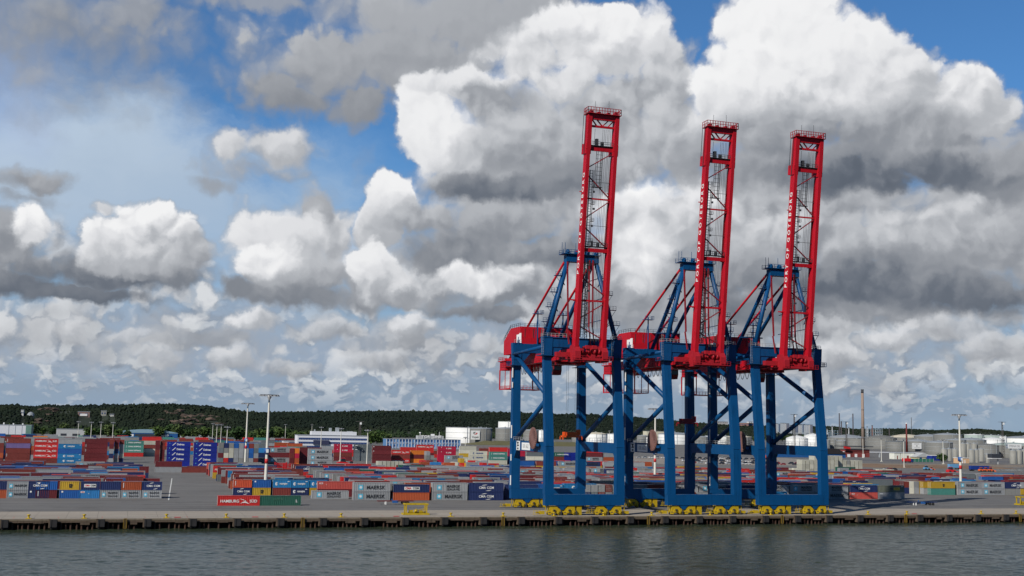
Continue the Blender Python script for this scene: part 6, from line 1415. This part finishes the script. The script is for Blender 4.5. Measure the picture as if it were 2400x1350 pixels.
for r_, (Y, xa_, xb_) in enumerate(((780, 1655, 1890), (800, 1620, 1880), (845, 1600, 1770), (862, 1600, 1770), (920, 1480, 1760))):
    x = Xat(xa_, Y); xe = Xat(xb_, Y)
    while x < xe:
        if rw.random() < .85:
            k = rw.choice((0, 0, 0, 0, 1, 1, 2, 2, 3)); pr, cn = CP[k]; o = pr if k not in usedc else copy_tree(pr); usedc.add(k)
            o.location = (x, Y, .02); o.rotation_euler = (0, 0, rw.uniform(-.06, .06)); o.scale = (1, 1, rw.choice((1, 1, 1.25)))
            cc_[(cn, r_)] = cc_.get((cn, r_), -1) + 1; o['label'] = '%s car in the %s row of the car lot, %s such from left' % (cn, nth(r_), nth(cc_[(cn, r_)]))
        x += rw.uniform(4.9, 6.4)
for k, (pr, cn) in enumerate(CP):
    if k not in usedc: pr.location = (Xat(1700, 830), 830, .02); pr['label'] = '%s car alone in the lot seen between the crane legs' % cn
for px, Y, k, l in ((2073, 695, 2, 'pale blue'), (2080, 690, 3, 'red'), (2090, 690, 0, 'dark')):
    o = copy_tree(CP[k][0]); o.location = (Xat(px, Y), Y, .02); o.scale = (1.1, 1.1, 1.15); o['label'] = '%s car parked right of the beige container stacks' % l; o['group'] = 'cars beside the beige stacks'
def truck(px, Y, L, body, cab, label, load=True, rz=0):
    t = thing('lorry', label, 'lorry', (Xat(px, Y), Y, .02), rz); g = MB()
    g.box(0, .3, .9, L, 2.2, 1.15); part('chassis', g, M_dark, t); 
    if load: part('load_body', MB().box(.1, 0, 1.2, L - .3, 2.5, 3.8), body, t)
    part('cab', MB().prism([(L, .6), (L, 3.2), (L + .5, 3.3), (L + 2.2, 3.1), (L + 2.4, 1.6), (L + 2.4, .6)], (0, .05, 0), 'y', 2.4), cab, t); part('windscreen', MB().box(L + .6, -.0, 1.9, L + 2.0, .04, 2.8), M_glass, t); g = MB()
    for x in (1.2, 2.4, L - 1.5, L + 1.4):
        for y in (0, 2.25): g.tube((x, y, .5), (x, y + .25, .5), .5, 10)
    part('wheels', g, M_wheel, t); return t
M_vr = mat('vehicle_red', (.55, .015, .02), .4); M_vo = mat('vehicle_orange', (.75, .13, .03), .4); M_vb = mat('vehicle_navy', (.012, .04, .22), .4); M_vl = mat('vehicle_lightblue', (.12, .30, .50), .4)
truck(2276, 690, 16, M_vb, M_vb, 'long dark blue lorry trailer on the far side of the right yard'); truck(2226, 720, 9, M_vl, M_dark, 'light blue box lorry behind the red tractor'); truck(1790, 930, 8, M_vo, M_vr, 'bright red and orange lorry behind the car lot'); truck(2118, 880, 8, M_vr, M_vb, 'red and blue lorry beside the green hoarding'); 
def loader(px, Y, m, label, s=1.0, grp=None):
    t = thing('work_machine', label, 'machine', (Xat(px, Y), Y, .02), 0, grp); t.scale = (s, s, s)
    part('body', MB().prism([(0, .7), (0, 1.9), (1.2, 2.2), (3.6, 2.0), (4.8, 1.5), (4.8, .7)], (0, 0, 0), 'y', 2.4), m, t); part('cab', MB().prism([(1.3, 2.1), (1.5, 3.4), (2.8, 3.4), (3.2, 2.1)], (0, .3, 0), 'y', 1.8), M_glass, t); part('cab_roof', MB().box(1.3, .2, 3.4, 3.0, 2.2, 3.55), m, t); g = MB()
    for x in (1, 3.9):
        for y in (-.1, 2.2): g.tube((x, y, .75), (x, y + .35, .75), .75, 12)
    part('wheels', g, M_wheel, t); part('arm', MB().beam((4.6, 1.2, 1.2), (6.6, 1.2, .9), .4, .3).box(6.2, .1, .2, 7.0, 2.3, 1.1), m, t); return t
loader(2224, 642, M_vr, 'dark red tractor unit left of the tall banded mast', 1.2); loader(791, 655, M_vr, 'bright red reach stacker beside the slim mast right of grey stack', 1.5); loader(815, 662, M_vr, 'small red machine right of the red reach stacker', 1.0)
for k, px in enumerate((2297, 2308, 2319)): loader(px, 678, M_vo, 'orange machine at the inlet edge, %s from left' % nth(k), .85, 'orange machines by the inlet')
loader(2168, 700, M_vl, 'light blue machine beside the earth bank', .9); loader(2181, 702, M_vo, 'single orange machine right of the light blue one', .6)
for px, Y, l, c in ((644, 640, 'stack of red flat racks behind the banded mast, left one', 0), (664, 628, 'stack of red flat racks behind the banded mast, right one', 1)):
    t = thing('flat_rack', l, 'flat rack', (Xat(px, Y), Y, 0), 0, 'red flat racks'); g = MB()
    for k in range(4): g.box(0, 0, .2 + k * .75, 6.5, 2.4, .5 + k * .75)
    part('decks', g, M_vr, t); g = MB()
    for x in (0, 6.2):
        for y in (0, 2.2): g.box(x, y, 0, x + .3, y + .2, 3.2)
    part('end_posts', g, M_tr, t)
t = thing('hoarding', 'long green hoarding in front of the gabled house', 'fence', (Xat(2118, 900), 900, 0)); w = Xat(2188, 900) - Xat(2118, 900); part('panel', MB().box(0, 0, .2, w, .2, 3.2), mat('net_green', (.03, .15, .10), .8, .2), t); g = MB()
for k in range(9): g.cbox(w * k / 8, -.15, 0, .2, .2, 3.5)
part('posts', g, M_trim, t)
# ------------------------------------------------------------------ things on the quay
def stand_frame(px, Y, label):
    t = thing('spreader_stand', label, 'frame', (Xat(px, Y), Y, 0), 0, 'yellow frames on the quay'); g = MB(); L = 6.6
    for x in (.2, L - .5):
        for y in (0, 2.0): g.box(x, y, .45, x + .32, y + .32, 3.0)
    part('posts', g, M_yel, t); part('top_frame', MB().box(-.1, -.05, 2.75, L + .1, .3, 3.15).box(-.1, 2.0, 2.75, L + .1, 2.35, 3.15).box(0, .3, 2.8, .35, 2.0, 3.1).box(L - .35, .3, 2.8, L, 2.0, 3.1), M_yel, t)
    part('base_frame', MB().box(-.5, -.3, .05, L + .4, .15, .5).box(-.5, 2.1, .05, L + .4, 2.5, .5).box(-.5, .15, .05, 0, 2.1, .5).box(L, .15, .05, L + .4, 2.1, .5), M_yel, t)
    g = MB(); g.box(1.1, .5, .5, 5.6, .8, .8).box(1.4, .4, .8, 2.4, 1.6, 1.2).box(4.2, .4, .8, 5.2, 1.6, 1.2).beam((1.2, .6, 1.2), (5.4, .6, 1.6), .14, .14).tube((2.8, .5, 1.1), (3.7, .5, 1.1), .35, 10)
    for x in (1.2, 3.2, 5.3): g.box(x, .5, .5, x + .12, .62, 1.9)
    part('inner_gear', g, M_yel, t); return t
stand_frame(949, 319.5, 'open yellow steel frame standing on the concrete quay left of cranes'); stand_frame(2391, 352, 'yellow steel frame cut by the right edge of the picture')
def trailer(px, Y, label, m):
    t = thing('container_trailer', label, 'trailer', (Xat(px, Y), Y, 0), 0, 'empty low trailers on the quay'); g = MB()
    g.box(0, .5, .95, 11.5, .75, 1.25).box(0, 1.7, .95, 11.5, 1.95, 1.25)
    for x in (.1, 3, 6, 9, 11.2): g.box(x, .0, 1.0, x + .25, 2.45, 1.2)
    part('frame', g, m, t); g = MB()
    for x in (8.3, 9.6):
        for y in (0, 2.1): g.tube((x, y, .5), (x, y + .35, .5), .5, 12)
    part('wheels', g, M_wheel, t); part('landing_leg', MB().box(2.5, .4, 0, 2.7, .7, 1.0).box(2.5, 1.8, 0, 2.7, 2.1, 1.0), M_sign, t); part('tool_box', MB().box(4.6, .1, .55, 6.4, .5, 1.3).box(4.7, 2.0, 1.25, 5.0, 2.2, 1.7), mat('tool_blue', (.02, .10, .30), .5), t); return t
trailer(886, 360, 'empty low trailer with dark red frame left of the yellow stand', mat('trailer_red', (.12, .03, .03), .7)); trailer(2135, 352, 'empty dark blue low trailer lying in the crane shadow', mat('trailer_blue', (.015, .03, .09), .6))
t = thing('boundary_wall', 'low pale wall with red lettering strip behind the tallest mast', 'wall', (Xat(548, 1120), 1120, 0)); w = Xat(668, 1120) - Xat(548, 1120); part('panel', MB().box(0, 0, 0, w, .5, 5.0), mat('wall_pale', (.42, .37, .30), .8), t); part('red_strip', MB().box(w * .15, -.1, 2.4, w * .4, -.02, 3.0), M_tr, t)
